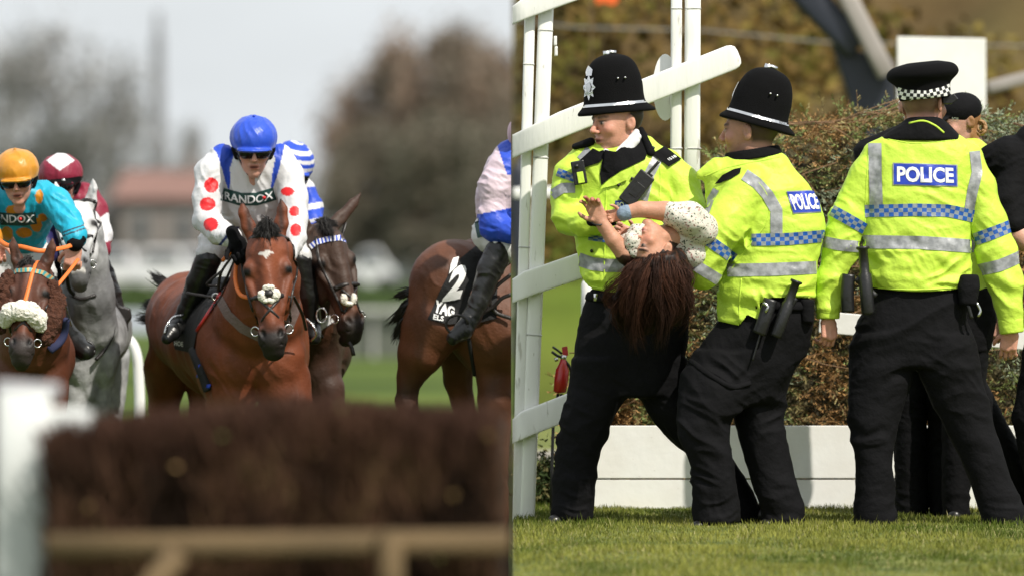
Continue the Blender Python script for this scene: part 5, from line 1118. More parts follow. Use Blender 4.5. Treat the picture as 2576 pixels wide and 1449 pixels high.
sdf(T, 'hooded_jacket', jk, m_blkc, 4, wr=dict(amp=4, wl=30, ang=-30, seed=81), keep=False); sdf(T, 'trousers', tr, m_blkc, 4, wr=dict(amp=3, wl=30, seed=82), keep=False)
for x in (2640, 2750): sdf(T, 'boot', [cap((x, 1296, 5), (x-20, 1304, -30), 28, 20, 8)], m_boot, 4, keep=False)
# ================================================================== HORSES AND JOCKEYS
def Qm(T):
    """centres placed further back keep their place in the picture (translation only)"""
    def q(x, y, z): f = 1+z*T.s/T.D; return (1288+(x-1288)*f, 600+(y-600)*f, z)
    return q
def qchain(T, pts, k=14, fz=1.0): q = Qm(T); return chain([(*q(*p[:3]), p[3]) for p in pts], k, fz)
def qell(T, c, r, rot=None, k=14): return ell(Qm(T)(*c), r, rot, k)
def horse_head(ear=(0, 0), tilt=10):
    o = [ell((0, 42, 14), (50, 58, 48), k=12), cap((0, 60, 6), (0, 232, -2), 47, 29, 14, .95), cap((0, 40, -30), (0, 235, -26), 20, 17, 12), ell((0, 262, -2), (35, 38, 36), k=12), ell((0, 294, 10), (25, 17, 25), k=8), ell((0, 290, 34), (20, 16, 18), k=6)]
    for s in (-1, 1):
        o += [ell((s*30, 120, 52), (25, 68, 44), k=14), ell((s*42, 92, -4), (16, 24, 26), (0, 0, s*8), k=12), ell((s*48, 98, -16), (9, 7, 11), k=2), cap((s*35, 140, -42), (s*27, 215, -34), 9, 8, 9, sub=True), cap((s*50, 112, -8), (s*34, 168, -18), 7, 5, 7), ell((s*46, 85, -12), (11, 6, 14), (0, 0, s*10), k=6),
              cap((s*46, 125, -6), (s*26, 200, -14), 8, 6, 10), ell((s*20, 254, -22), (13, 18, 14), (0, 0, s*14), k=5), ell((s*22, 256, -34), (7, 13, 9), (0, 0, s*18), k=3, sub=True),
              cap((s*18, 281, -26), (s*30, 276, 4), 2, 2, 3, sub=True)]
        e = ear[0] if s < 0 else ear[1]
        ax = lambda x, y, z: (s*x+e*(-y)/90, y*cos(R(tilt)), z+y*sin(R(tilt)))
        o += [cap(ax(30, 0, 26), ax(36, -28, 22), 17, 17, 10, .7), cap(ax(36, -28, 22), ax(40, -60, 18), 16, 12, 6, .7), cap(ax(40, -60, 18), ax(37, -84, 14), 12, 2.5, 6, .7), cap(ax(37, -22, 4), ax(38, -70, 4), 8, 4, 3, 1, sub=True)]
    return o
def coat(V, base, c, M, s, dark=(.014, .010, .009), muz=1.0, leg=None, earin=(.03, .015, .01), facec=None, muzc=None, extra=None, dap=0):
    C = np.tile(np.array(base, float), (len(V), 1)); L_ = inv(V, c, M, s); x, y, z = L_[:, 0], L_[:, 1], L_[:, 2]; near = (np.abs(x) < 75)&(y > -110)&(y < 320)&(z < 90)&(z > -75)
    n1 = noise(V, .02, 2); C *= (1+.25*n1)[:, None]
    if dap: n2 = noise(V, .055, 5); C *= (1+dap*n2)[:, None]; C *= (1+.5*dap*noise(V, .14, 6))[:, None]
    def bl(w, cc): w = np.clip(w, 0, 1)[:, None]; C[:] = C*(1-w)+np.array(cc)*w
    if facec: bl(near*1.0*np.clip((210-y)/60, 0, 1), facec)
    bl(near*np.clip((y-222)/38, 0, 1)*muz, muzc or dark)
    bl(near*.6*np.exp(-(((np.abs(x)-49)/17)**2+((y-100)/17)**2)), (.02, .012, .008)); bl(near*np.exp(-(((np.abs(x)-52)/10)**4+((y-99-.2*(54-np.abs(x)))/7.5)**4))*(z < 14)*1.6, (.004, .003, .003)); bl(near*.5*np.exp(-((np.abs(x)-27)/9)**2)*(y > 120)*(y < 225)*(z < -10), np.array(base)*.55); bl(near*.35*np.exp(-(x/14)**2)*(y > 60)*(y < 230), np.array(base)*1.35)  # also paints relief shading: nose sides darker, nose ridge lighter
    bl(near*(y < -10)*(z < 14)*.9*np.exp(-((np.abs(x)-38)/8)**2), earin); bl(near*(y < -78), dark)
    bl(near*np.exp(-(((np.abs(x)-21)/7)**2+((y-257)/12)**2)*1.0)*1.3, (.006, .005, .005))
    if leg is not None: bl(np.clip((V[:, 1]-leg)/60, 0, 1), dark)
    if extra: extra(C, L_, V, bl)
    return C
m_coat = mat('horse_coat', rough=.58, var=.2, vscale=16, attr=True, bump=.14, bscale=90, spec=.4, detail=7)
m_lea = mat('bridle_leather', (.014, .011, .010), .42, .15, 60, .2, 20); m_org = mat('orange_rein', (.72, .17, .025), .55, .1, 60, .12, 20); m_fleece = mat('white_fleece', (.82, .79, .70), .95, .5, 220, .08, 90); m_bfl = mat('brown_fleece', (.10, .035, .018), .95, .9, 200, .35, 60)
m_mane = mat('mane_hair', (.012, .010, .009), .55, 0, 10, .3, 40); m_silk = mat('silk', rough=.48, var=.05, vscale=10, attr=True, spec=.4, bump=.30, bscale=26); m_breech = mat('white_breeches', (.62, .62, .62), .6, .2, 40, .05, 9)
m_gog = mat('goggle_lens', (.006, .006, .007), .16, 0, 10, 0, 1, spec=.4); m_green = mat('dark_green_cloth', (.012, .055, .05), .5, .2, 30, .1, 9); m_rdot = mat('red_print', (.68, .015, .02), .4, .15, 30, .05, 9); m_bluec = mat('blue_cloth', (.02, .06, .50), .45, .15, 30, .08, 9)
m_grast = mat('grey_strap', (.17, .12, .11), .75, .25, 80, .12, 20); m_cloth = mat('black_saddle_cloth', (.010, .010, .011), .8, .3, 50, .2, 9)
def hairs(T, name, roots, m, seed, parent=None, w_=.95):
    """tufts: list of (root, tip, spread, count)"""
    r = np.random.default_rng(seed); parts = []
    for a, b, sp, n_ in roots:
        a, b = np.array(a, float), np.array(b, float)
        for _ in range(int(n_*2.8)):
            p = a+r.normal(0, sp*.35, 3); q = b+r.normal(0, sp*.6, 3)+(b-a)*r.normal(0, .16); mid = (p+q)/2+r.normal(0, sp*.35, 3); mid[1] -= 4
            parts.append(sweep([tuple(p)+(w_*1.3,), tuple(mid)+(w_,), tuple(q)+(.4,)], 1, 3))
    V, F = join(parts); return T.add(name, V, F, m, parent=parent)
def ring(T, name, c, r, w_, m, parent=None, sy=1.0, tilt=0.0):
    return T.add(name, *sweep([(c[0]+r*cos(a), c[1]+r*sy*sin(a), c[2]+tilt*r*cos(a)) for a in np.linspace(0, 2*pi, 17)], w_, 6), m, parent=parent)
def jockey_head(T, c, M, s, capm, peak=True, band=None, goggles=True, skin=SKP, stub=0, cols=None, low=26):
    """silk covered skull cap, dark shell, goggles; returns the parts list for body"""
    shell, bs = sdf(T, 'helmet', xf([ell((0, -24, 8), (60, 56, 70), k=6), cap((-52, 5, 12), (-46, low, 4), 11, 9, 8), cap((52, 5, 12), (46, low, 4), 11, 9, 8), ell((0, 10, 50), (48, 34, 24), k=10)], c, M, s), m_blkc, 2.4)
    silk, bc = sdf(T, 'silk_cap', xf([ell((0, -30, 8), (66, 60, 76), k=4), ell((0, -10, -54), (48, 6, 30), (-8, 0, 0), k=8)], c, M, s), capm, 2.4, paint=cols, wr=dict(amp=1.7, wl=20, ang=78, seed=7), parent=shell, cut=lambda V: inv(V, c, M, s)[:, 1] < -4+.0*V[:, 0])
    T.add('button', *sweep([tuple(np.array(c)+M0(M)@np.array((0, -91, 8))*s)+(4,), tuple(np.array(c)+M0(M)@np.array((0, -95, 8))*s)+(3,)], 1, 8), capm, parent=silk, cols=None) if cols is None else None
    er = [np.array(c)+M0(M)@np.array((x_, -14+abs(x_)*.04, -60))*s for x_ in np.linspace(-62, 62, 11)]
    if cols is None: lay(T, 'cap_edge', bc, [(p_[0], p_[1]) for p_ in er], 2.6*s, capm, off=.6, parent=silk)
    if goggles:
        g, bg_ = sdf(T, 'goggles', xf([ell((-21, -1, -52), (25, 18, 18), k=6), ell((21, -1, -52), (25, 18, 18), k=6), cap((-44, -3, -34), (44, -3, -34), 8, 8, 6)], c, M, s), m_gog, 2.0)
        sdf(T, 'goggle_frame', xf([cap((-36, -15, -46), (36, -15, -46), 4, 4, 3), cap((-30, -14, -50), (30, -14, -50), 4, 4, 3)], c, M, s), m_blk, 2.0, parent=g, keep=False)
    sdf(T, 'chin_strap', xf([cap((-44, 22, -2), (-16, 64, -34), 4, 4, 3), cap((44, 22, -2), (16, 64, -34), 4, 4, 3), cap((-16, 66, -34), (16, 66, -34), 4, 4, 3)], c, M, s), m_blk, 2.0, keep=False)
    return silk, bc
def M0(M): return eul(*M) if isinstance(M, tuple) else M
def bridle(T, bv, hd, c, M, s, m=m_lea, brow=None, nose=None, flee=None):
    """straps laid round the head in head coordinates"""
    def q(x, y): p = M0(M)@np.array((x*s, y*s, -40*s))+np.array(c); return (p[0], p[1])
    g = lambda nm, pts, r_, mm=m, off=1.5: lay(T, nm, bv, [q(*p) for p in pts], r_*s, mm, off=off, parent=hd)
    if brow is not False: g('browband', [(-54, 30), (-30, 20), (0, 18), (30, 20), (54, 30)], 5.5, brow or m)
    g('cheek_strap', [(-56, 30), (-64, 96), (-54, 150), (-42, 205), (-37, 235)], 4); g('cheek_strap', [(56, 30), (64, 96), (54, 150), (42, 205), (37, 235)], 4)
    g('noseband', [(-44, 172), (-20, 166), (0, 164), (20, 166), (44, 172)], 6, nose or m); g('drop_noseband', [(-22, 176), (0, 200), (18, 222), (34, 240)], 3.5); g('drop_noseband', [(22, 176), (0, 200), (-18, 222), (-34, 240)], 3.5)
    for sx in (-1, 1):
        p = M0(M)@np.array((sx*40*s, 240*s, 0))+np.array(c); ring(T, 'bit_ring', p, 10*s, 1.8*s, m_steel, hd, 1.1, .5*sx)
def fleece(T, name, ops, m, parent=None, amp=3.5, wl=8, vox=2.4, seed=5):
    return sdf(T, name, ops, m, vox, wr=dict(amp=amp, wl=wl, ang=10, stretch=1.1, seed=seed, fine=.6), parent=parent, smooth=1)
PWs = np.array((.66, .66, .68)); RED = np.array((.68, .015, .02)); BLU = np.array((.02, .07, .52))
def dots(V, C, cs, colr):
    for x, y, rx, ry in cs: w = ((V[:, 0]-x)/rx)**2+((V[:, 1]-y)/ry)**2 < 1; C[w] = colr
def boot(T, pts, foot, k=8, name='riding_boot'):
    return sdf(T, name, [qchain(T, pts, 8), qchain(T, foot, 8)], m_boot, 2.8, wr=dict(amp=1.2, wl=16, ang=10, seed=2))

# ---------------------------------------------------------------- centre bay horse
T = Thing('horse', 31.0, (600, 1680, 300), 'bright bay galloping horse with a small white star and white fleece noseband, in the centre', 'horse', 'racehorses'); q = Qm(T)
hc, hM, hs = (672, 588, -90), basis((.07, .955, -.29), (-.02, -.29, -.955)), 1.05
body = [xf(horse_head((-16, 4)), hc, hM, hs), qchain(T, [(680, 640, -20, 58), (668, 700, 60, 82), (650, 800, 150, 108), (640, 870, 220, 124)], 24),
        qell(T, (598, 900, 160), (84, 96, 72), k=12), qell(T, (694, 905, 155), (76, 96, 70), k=12), qell(T, (590, 985, 175), (62, 60, 62), k=14), qell(T, (706, 985, 160), (58, 58, 58), k=14), qell(T, (548, 880, 260), (62, 140, 120), k=20), qell(T, (728, 880, 250), (50, 130, 110), k=20),
        qchain(T, [(625, 860, 330, 148), (565, 850, 520, 150), (500, 820, 720, 126), (475, 808, 820, 112)], 20), qell(T, (476, 800, 850), (108, 122, 120), k=20), qell(T, (432, 900, 850), (62, 90, 90), k=20),
        qchain(T, [(420, 930, 850, 62), (412, 1030, 880, 38), (440, 1150, 960, 28), (430, 1300, 930, 24), (425, 1400, 900, 26)], 12), qchain(T, [(520, 930, 850, 60), (510, 1040, 860, 34), (520, 1160, 880, 26), (515, 1500, 860, 24)], 12),
        qchain(T, [(730, 950, 170, 52), (742, 1020, 150, 42), (736, 1130, 150, 30), (732, 1260, 180, 24), (735, 1450, 240, 24), (738, 1500, 230, 30)], 14), qchain(T, [(566, 960, 200, 50), (556, 1060, 210, 38), (550, 1180, 210, 27), (550, 1400, 240, 24), (550, 1560, 240, 30)], 14)]
def ex(C, L_, V, bl):
    x, y, z = L_[:, 0], L_[:, 1], L_[:, 2]; st = ((np.abs(x+2)/(6+3*np.sin(y*.4)))**2+((y-66)/11)**2 < 1)|((np.abs(x+2)/19)**2+((y-62)/3.6)**2 < 1); bl(st*(z < 0)*1.0, (.62, .58, .55))
hd, bh = sdf(T, 'body', body, m_coat, 4.0, wr=dict(amp=1.6, wl=26, ang=70, stretch=2.4, seed=3, fine=.2, zones=[(520, 960, 70, 60, 26, 4), (420, 880, 60, 80, 30, 3)]), paint=lambda V: coat(V, (.155, .040, .014), hc, hM, hs, leg=1120, extra=ex))
bb_ = bvo(body[1:]); bridle(T, bh, hd, hc, hM, hs)
fl, _ = fleece(T, 'fleece_noseband', xf([ell((-16, 166, -44), (10, 13, 9), k=3), ell((16, 166, -44), (10, 13, 9), k=3), ell((0, 148, -48), (13, 6, 7), k=3), ell((0, 180, -44), (15, 6, 7), k=3)], hc, hM, hs), m_fleece, hd, amp=2.2, wl=6, vox=1.8); sdf(T, 'nose_buckle', xf([ell((0, 164, -52), (11, 9, 6))], hc, hM, hs), m_lea, 2, parent=fl, keep=False)
hairs(T, 'forelock', [((674, 566, -96), (676, 604, -140), 10, 90), ((666, 566, -96), (650, 588, -130), 9, 70), ((684, 566, -96), (700, 586, -130), 9, 70), ((674, 560, -90), (674, 572, -124), 15, 80)], m_mane, 3, hd)
hairs(T, 'tail', [(q(440, 735, 960), q(392, 700, 1000), 11, 60), (q(420, 760, 960), q(372, 770, 1000), 12, 60), (q(425, 800, 960), q(366, 800, 1000), 16, 70)], m_mane, 4, hd, 2.4)
strip(T, 'breast_girth', bb_, [(548, 752), (572, 792), (608, 826), (648, 846), (690, 848), (722, 826), (738, 786), (740, 752)], 23, m_grast, off=3, parent=hd)
polypatch(T, 'saddle_cloth', bb_, [(446, 752), (500, 716), (552, 690), (578, 700), (552, 752), (515, 800), (490, 836), (478, 892), (424, 884), (414, 850), (432, 800)], m_cloth, off=7, parent=hd)
lay(T, 'red_edging', bb_, [(570, 700), (545, 750), (515, 798), (489, 836)], 4.5, m_red, off=8, parent=hd); lettering(T, bb_, 'HOE', [(425, 862), (450, 864), (450, 876), (424, 874)], m_lett, off=10, bold=.02, parent=hd)
lay(T, 'girth', bb_, [(478, 880), (500, 930), (520, 985)], 14, m_cloth, off=4, parent=hd)
for x, y in ((487, 925), (492, 948), (515, 975)): lay(T, 'blue_tab', bb_, [(x, y), (x+12, y-3)], 5, m_bluec, off=10, parent=hd)
# jockey in white with red spots
J_ = T
T = Thing('person', 31.0, (600, 890, 400), 'jockey in a royal blue cap and white silks with red spots, riding the centre bay', 'person', 'jockeys'); q = Qm(T)
hc, hM, hs = q(638, 374, 120), (16, -4, 0), .90
jk = [loft([(384, 598, 690, 170, 42), (400, 560, 722, 178, 52), (432, 538, 740, 190, 62), (500, 546, 716, 215, 70), (560, 556, 700, 260, 76), (600, 566, 694, 300, 80), (648, 575, 690, 340, 80)], 2.3, 12),
      qchain(T, [(560, 398, 170, 34), (530, 436, 160, 38), (520, 496, 140, 34), (522, 552, 115, 31)], 12), qchain(T, [(517, 552, 115, 32), (550, 586, 70, 28), (582, 597, 24, 22)], 10),
      qchain(T, [(706, 398, 170, 34), (726, 442, 160, 37), (738, 500, 140, 35), (742, 552, 115, 31)], 12), qchain(T, [(742, 552, 115, 30), (744, 600, 80, 25), (730, 640, 50, 20)], 10)]
br = [qchain(T, [(640, 600, 420, 70), (590, 590, 400, 58), (546, 612, 350, 46), (526, 640, 320, 34)], 14), qchain(T, [(660, 600, 420, 66), (720, 620, 350, 46), (750, 650, 320, 34)], 14)]
shn = [qchain(T, [(526, 650, 320, 30), (490, 740, 360, 24), (445, 820, 390, 20)], 8), qchain(T, [(750, 650, 320, 30), (780, 740, 360, 24), (785, 830, 390, 20)], 8)]
gl = xf(hand_ops((60, 65, 45), 1, 60, fr=7), q(592, 602, -10), (0, 0, -24), .88)
def pb(V): return paint_head(V, np.tile(SKP*.92, (len(V), 1)), hc, hM, hs, SKP*.95, (.06, .04, .03), None)
multi(T, 'body', [(xf(head_ops(jaw=.92), hc, hM, hs), 2.0, 0), (jk+br, 6, 9), (shn, 6, 4)], m_skin, pb)
def pj(V):
    C = np.tile(PWs, (len(V), 1)); x, y = V[:, 0], V[:, 1]
    L1 = np.interp(y, [360, 385, 420, 460, 480], [520, 540, 552, 562, 570]); L2 = np.interp(y, [360, 385, 420, 455, 480], [575, 584, 574, 574, 571]); C[(x > L1)&(x < L2)&(y < 480)] = BLU
    R1 = np.interp(y, [360, 400, 440, 470, 482], [674, 688, 680, 677, 680]); R2 = np.interp(y, [360, 400, 440, 470, 482], [712, 704, 694, 683, 680]); C[(x > R1)&(x < R2)&(y < 482)] = BLU
    dots(V, C, [(527, 466, 18, 19), (518, 514, 20, 17), (528, 565, 19, 17), (720, 482, 18, 11), (738, 532, 13, 13), (742, 579, 14, 16)], RED)
    C[((x-582)*.75+(y-598)*.66 > -14)&((x-582)*.75+(y-598)*.66 < -7)&(x < 610)&(x > 545)&(y > 570)] = (.015, .03, .18)
    return C
o, bj = sdf(T, 'silks', jk, m_silk, 2.8, wr=dict(amp=2.2, wl=24, ang=70, seed=33, zones=[(530, 560, 40, 10, 16, 5), (560, 600, 40, 60, 14, 4), (625, 460, 60, 88, 22, 4), (625, 560, 70, 80, 26, 6), (530, 480, 40, -20, 18, 3)]), paint=pj)
strip(T, 'sponsor_band', bj, [(553, 488), (600, 501), (640, 501), (686, 487)], 32, m_green, off=2, parent=o)
V_, F_ = text_geo('RANDOX', .02); P2 = []
for u, v in V_: xx = 560+u*122; yy = np.interp(xx, [553, 600, 640, 686], [489, 501, 501, 488])+10-v*20; P2.append((xx, yy))
T.add('lettering', drape(bj, P2, 4.2), F_, m_lett, parent=o, smooth=False)
p = drape(bj, [(660, 496)], 5)[0]; T.add('red_dot', *sweep([(p[0], p[1], p[2]+1), (p[0], p[1], p[2]-1)], 4.5, 12), m_rdot, parent=o)
o, bb = sdf(T, 'breeches', br, m_breech, 3, wr=dict(amp=2.4, wl=20, ang=60, seed=35))
sdf(T, 'black_glove', gl, m_blkc, 1.8, keep=False)
jockey_head(T, hc, hM, hs, mat('royal_blue_silk', (.018, .075, .56), .4, .1, 30, .1, 20, sheen=.2))
boot(T, [(524, 652, 316, 33), (500, 710, 336, 31), (470, 780, 362, 23), (452, 812, 370, 21)], [(455, 810, 372, 22), (432, 838, 330, 19), (420, 852, 310, 14)]); boot(T, [(752, 655, 316, 32), (775, 740, 336, 29), (785, 810, 362, 22)], [(785, 815, 362, 22), (790, 850, 320, 17)])
tube(T, 'stirrup', [q(*p) for p in ((414, 838, 300), (420, 818, 318), (436, 798, 330), (462, 792, 340))], 3.2, m_chr)
tube(T, 'stirrup', [q(*p) for p in ((768, 800, 300), (785, 815, 290), (796, 840, 290), (782, 858, 300))], 3.2, m_chr)
R_ = Thing('rein', 31.0, (600, 700, 0), 'orange and black rein from the black glove to the centre bay horse bit', 'rein'); q = Qm(R_)
tube(R_, 'orange_grip', [q(*p) for p in ((602, 640, 14), (594, 672, 0), (593, 710, -30), (606, 742, -70), (636, 750, -95))], 5.5, m_org, flat=.5); tube(R_, 'orange_grip', [q(*p) for p in ((590, 622, 20), (574, 640, 60), (560, 656, 100))], 6, m_org, flat=.5)
for pts in (((470, 737, 300), (500, 742, 260), (545, 744, 200), (570, 700, 150), (592, 650, 40)), ((548, 745, 190), (555, 690, 150), (580, 650, 60)), ((545, 720, 240), (520, 715, 260), (560, 680, 160))): tube(R_, 'black_rein', [q(*p) for p in pts], 4, m_lea, flat=.6)
tube(R_, 'black_rein', [q(*p) for p in ((738, 745, -60), (760, 790, 20), (770, 830, 60))], 4, m_lea, flat=.6); ring(R_, 'martingale_ring', q(543, 747, 180), 9, 2.5, m_steel)

# ---------------------------------------------------------------- dark bay horse behind, right
T = Thing('horse', 31.7, (820, 1660, 200), 'dark bay horse with a blue and white browband, head turned right behind the centre bay', 'horse', 'racehorses'); q = Qm(T)
hc, hM, hs = (816, 576, -60), basis((.26, .93, -.22), (.48, -.30, -.80)), .98
body = [xf(horse_head((-22, 108)), hc, hM, hs), qchain(T, [(796, 620, 0, 56), (780, 700, 60, 74), (766, 790, 120, 92), (764, 860, 180, 100)], 22),
        qell(T, (800, 930, 170), (58, 90, 66), k=12), qell(T, (750, 940, 190), (70, 100, 80), k=14), qchain(T, [(760, 870, 280, 130), (740, 850, 520, 140), (730, 820, 800, 120)], 20), qell(T, (828, 985, 160), (34, 50, 50), k=14),
        qchain(T, [(826, 980, 150, 42), (838, 1040, 140, 32), (850, 1140, 150, 27), (846, 1300, 200, 24), (846, 1500, 220, 28)], 12), qchain(T, [(750, 980, 180, 44), (755, 1100, 180, 30), (755, 1500, 220, 26)], 12), qchain(T, [(700, 900, 800, 70), (690, 1100, 830, 34), (690, 1500, 800, 26)], 12), qchain(T, [(780, 900, 800, 60), (780, 1100, 830, 34), (780, 1500, 800, 26)], 12)]
hd, bh = sdf(T, 'body', body, m_coat, 4.0, wr=dict(amp=1.8, wl=24, ang=60, seed=13, fine=.2), paint=lambda V: coat(V, (.045, .020, .012), hc, hM, hs, facec=(.055, .030, .020), muzc=(.022, .016, .014), extra=lambda C, L_, V, bl: bl(np.exp(-((L_[:, 1]-225)/22)**2)*(np.abs(L_[:, 0]) < 60)*.6, (.16, .06, .03))))
bridle(T, bh, hd, hc, hM, hs, brow=False)
def q2(x, y): p = hM@np.array((x*hs, y*hs, -40*hs))+np.array(hc); return (p[0], p[1])
strip(T, 'browband', bh, [(784, 622), (800, 610), (830, 602), (858, 599), (878, 606)], 13, checker_mat('blue_white_beads', (.02, .07, .5), (.8, .8, .85), 22, 1, .4), off=3, parent=hd)
fleece(T, 'fleece_noseband', [ell((868, 751, -152), (8, 13, 9), k=3), ell((893, 751, -140), (7, 13, 9), k=3), ell((881, 763, -150), (11, 5, 8), k=3)], m_fleece, hd, amp=2.2, wl=6, vox=1.8)
hairs(T, 'forelock', [((818, 560, -70), (836, 590, -110), 9, 50), ((812, 554, -70), (820, 584, -100), 12, 60), ((800, 556, -60), (845, 566, -90), 8, 30)], m_mane, 13, hd)
tube(T, 'hanging_strap', [(880, 858, -150), (888, 872, -150), (893, 892, -150)], 5, m_lea, flat=.5, parent=hd); ring(T, 'bit_loop', (812, 792, -110), 13, 2.2, m_chr, hd, 1.4)
strip(T, 'white_breast_strap', bh, [(776, 838), (800, 822), (832, 800)], 20, m_pw, off=4, parent=hd)
for pts in (((750, 740, 0), (775, 780, -30), (800, 830, -60), (812, 850, -60)), ((745, 700, 30), (770, 745, -20), (800, 800, -60)), ((740, 730, 0), (770, 742, -50), (800, 738, -80), (826, 728, -100))): tube(T, 'rein', [q(*p) for p in pts], 3.6, m_lea, flat=.6, parent=hd)
T = Thing('person', 31.9, (770, 890, 350), 'jockey in a blue and white hooped cap and silks, half hidden behind the centre rider', 'person', 'jockeys'); q = Qm(T)
hc, hM, hs = q(732, 432, 60), (14, -14, 10), .84
jk = [loft([(450, 690, 770, 110, 44), (470, 676, 784, 116, 54), (500, 672, 792, 130, 60), (560, 672, 790, 160, 64), (640, 690, 780, 200, 64)], 2.2, 12), qchain(T, [(766, 478, 110, 28), (782, 520, 90, 28), (786, 560, 60, 26), (770, 610, 40, 24)], 10), qchain(T, [(690, 480, 110, 30), (676, 540, 90, 30), (680, 600, 60, 26)], 10)]
br = [qchain(T, [(740, 640, 300, 60), (790, 690, 260, 40), (800, 740, 240, 30)], 12), qchain(T, [(720, 640, 300, 60), (690, 700, 260, 40)], 12)]
multi(T, 'body', [(xf(head_ops(), hc, hM, hs), 2.4, 0), (jk+br, 7, 8)], m_skin, lambda V: paint_head(V, np.tile(SKP*.8, (len(V), 1)), hc, hM, hs, SKP*.85, (.05, .03, .02)))
def hoops(V, a=12, cw=None):
    C = np.tile(PWs, (len(V), 1)); L_ = inv(V, hc, hM, hs); C[np.sin((L_[:, 1]+8)*pi/11.5) < .1] = BLU; C[L_[:, 1] > -14] = (.014, .035, .25); return C
def pj(V): C = np.tile(PWs, (len(V), 1)); u = V[:, 1]+.18*(V[:, 0]-740); C[(((u > 478)&(u < 520))|((u > 535)&(u < 560))|((u > 568)&(u < 590)))] = BLU; C[(V[:, 0] < 715)&(V[:, 1] > 520)] = BLU; return C
sdf(T, 'silks', jk, m_silk, 3.2, wr=dict(amp=2.2, wl=22, ang=70, seed=36), paint=pj, keep=False); sdf(T, 'breeches', br, m_breech, 4, keep=False)
jockey_head(T, hc, hM, hs, m_silk, cols=hoops, low=34)
boot(T, [(800, 745, 236, 30), (805, 800, 236, 24), (800, 850, 230, 20)], [(800, 850, 230, 20), (790, 866, 190, 16)])
tube(T, 'stirrup', [q(*p) for p in ((770, 808, 150), (790, 812, 140), (803, 838, 140), (785, 856, 150))], 3.2, m_chr)

# ---------------------------------------------------------------- grey horse
T = Thing('horse', 31.6, (220, 1660, 300), 'dappled grey galloping horse with its nose raised, behind the orange capped jockey', 'horse', 'racehorses'); q = Qm(T)
hc, hM, hs = (194, 519, -40), basis((.07, .70, -.71), (-.04, -.71, -.70)), .88
body = [xf(horse_head((-18, 18), 48), hc, hM, hs), qchain(T, [(210, 570, 30, 48), (214, 650, 60, 54), (218, 740, 90, 66), (216, 820, 140, 82)], 20),
        qell(T, (205, 900, 160), (52, 100, 62), k=8), qell(T, (254, 880, 175), (48, 100, 70), k=10), qell(T, (190, 985, 170), (40, 60, 50), k=8), qell(T, (224, 975, 170), (28, 50, 44), k=6), qchain(T, [(222, 850, 260, 96), (230, 830, 520, 100), (230, 820, 800, 90)], 20),
        qchain(T, [(186, 990, 165, 40), (190, 1080, 150, 32), (188, 1500, 200, 26)], 12), qchain(T, [(250, 960, 180, 34), (240, 1080, 190, 30), (240, 1500, 220, 26)], 12), qchain(T, [(200, 900, 820, 60), (200, 1100, 830, 34), (200, 1500, 800, 26)], 12), qchain(T, [(270, 900, 820, 60), (270, 1100, 830, 34), (270, 1500, 800, 26)], 12)]
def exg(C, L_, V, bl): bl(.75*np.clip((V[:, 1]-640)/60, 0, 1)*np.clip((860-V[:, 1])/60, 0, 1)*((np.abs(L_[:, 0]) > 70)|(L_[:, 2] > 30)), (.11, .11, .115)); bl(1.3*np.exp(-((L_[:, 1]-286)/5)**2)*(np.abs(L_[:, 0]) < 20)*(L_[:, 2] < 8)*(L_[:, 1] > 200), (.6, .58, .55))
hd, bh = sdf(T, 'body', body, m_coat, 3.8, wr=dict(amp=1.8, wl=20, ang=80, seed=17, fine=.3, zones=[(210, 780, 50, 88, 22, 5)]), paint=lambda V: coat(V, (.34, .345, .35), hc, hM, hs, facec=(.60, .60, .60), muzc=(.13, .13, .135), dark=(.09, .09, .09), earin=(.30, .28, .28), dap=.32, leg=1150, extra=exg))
bridle(T, bh, hd, hc, hM, hs)
hairs(T, 'forelock', [((203, 524, -30), (200, 545, -60), 9, 70), ((208, 520, -30), (214, 538, -60), 8, 40)], mat('grey_mane', (.16, .155, .15), .6, 0, 10, .3, 40), 23, hd)
for pts in (((164, 650, -60), (172, 720, -20), (186, 742, 10)), ((166, 640, -30), (160, 700, 40), (168, 800, 90)), ((275, 760, 100), (285, 830, 110), (262, 880, 100), (240, 905, 90))): tube(T, 'strap', [q(*p) for p in pts], 5, m_lea, flat=.6, parent=hd)
lay(T, 'breast_strap', bh, [(176, 742), (205, 752), (240, 742)], 4, m_lea, off=2, parent=hd)
T = Thing('person', 31.9, (230, 880, 350), 'jockey in a maroon cap with a white diamond, riding the grey horse', 'person', 'jockeys'); q = Qm(T)
hc, hM, hs = q(152, 462, 60), (10, 4, 0), .82
jk = [loft([(478, 118, 200, 110, 44), (492, 98, 226, 116, 54), (530, 92, 244, 130, 60), (600, 100, 246, 160, 64), (650, 110, 240, 200, 60)], 2.2, 12), qchain(T, [(216, 490, 120, 30), (238, 530, 100, 32), (252, 590, 80, 29), (250, 628, 60, 26)], 10), qchain(T, [(250, 628, 60, 26), (225, 640, 30, 22), (205, 640, 10, 18)], 8), qchain(T, [(112, 500, 110, 30), (100, 580, 90, 28), (120, 640, 50, 24)], 10)]
br = [qchain(T, [(180, 650, 300, 54), (240, 670, 260, 36), (262, 690, 230, 28)], 12), qchain(T, [(150, 650, 300, 54), (110, 690, 260, 34)], 12)]
multi(T, 'body', [(xf(head_ops(), hc, hM, hs), 2.4, 0), (jk+br, 7, 8), ([xf(hand_ops((50, 50, 40), 1, 40), q(200, 640, 0), (0, 0, 60), .7)], 2, 0)], m_skin, lambda V: paint_head(V, np.tile(SKP*.8, (len(V), 1)), hc, hM, hs, SKP*.85, (.05, .03, .02)))
MAR = np.array((.22, .012, .035))
def pj(V): C = np.tile(MAR, (len(V), 1)); x, y = V[:, 0], V[:, 1]; C[(y > 535)&(y < 616-.4*(x-250))&(x > 232)&(y+ (x-250)*.9 > 548)] = PWs; C[(x < 150)&(y > 545)] = (.02, .02, .09); return C
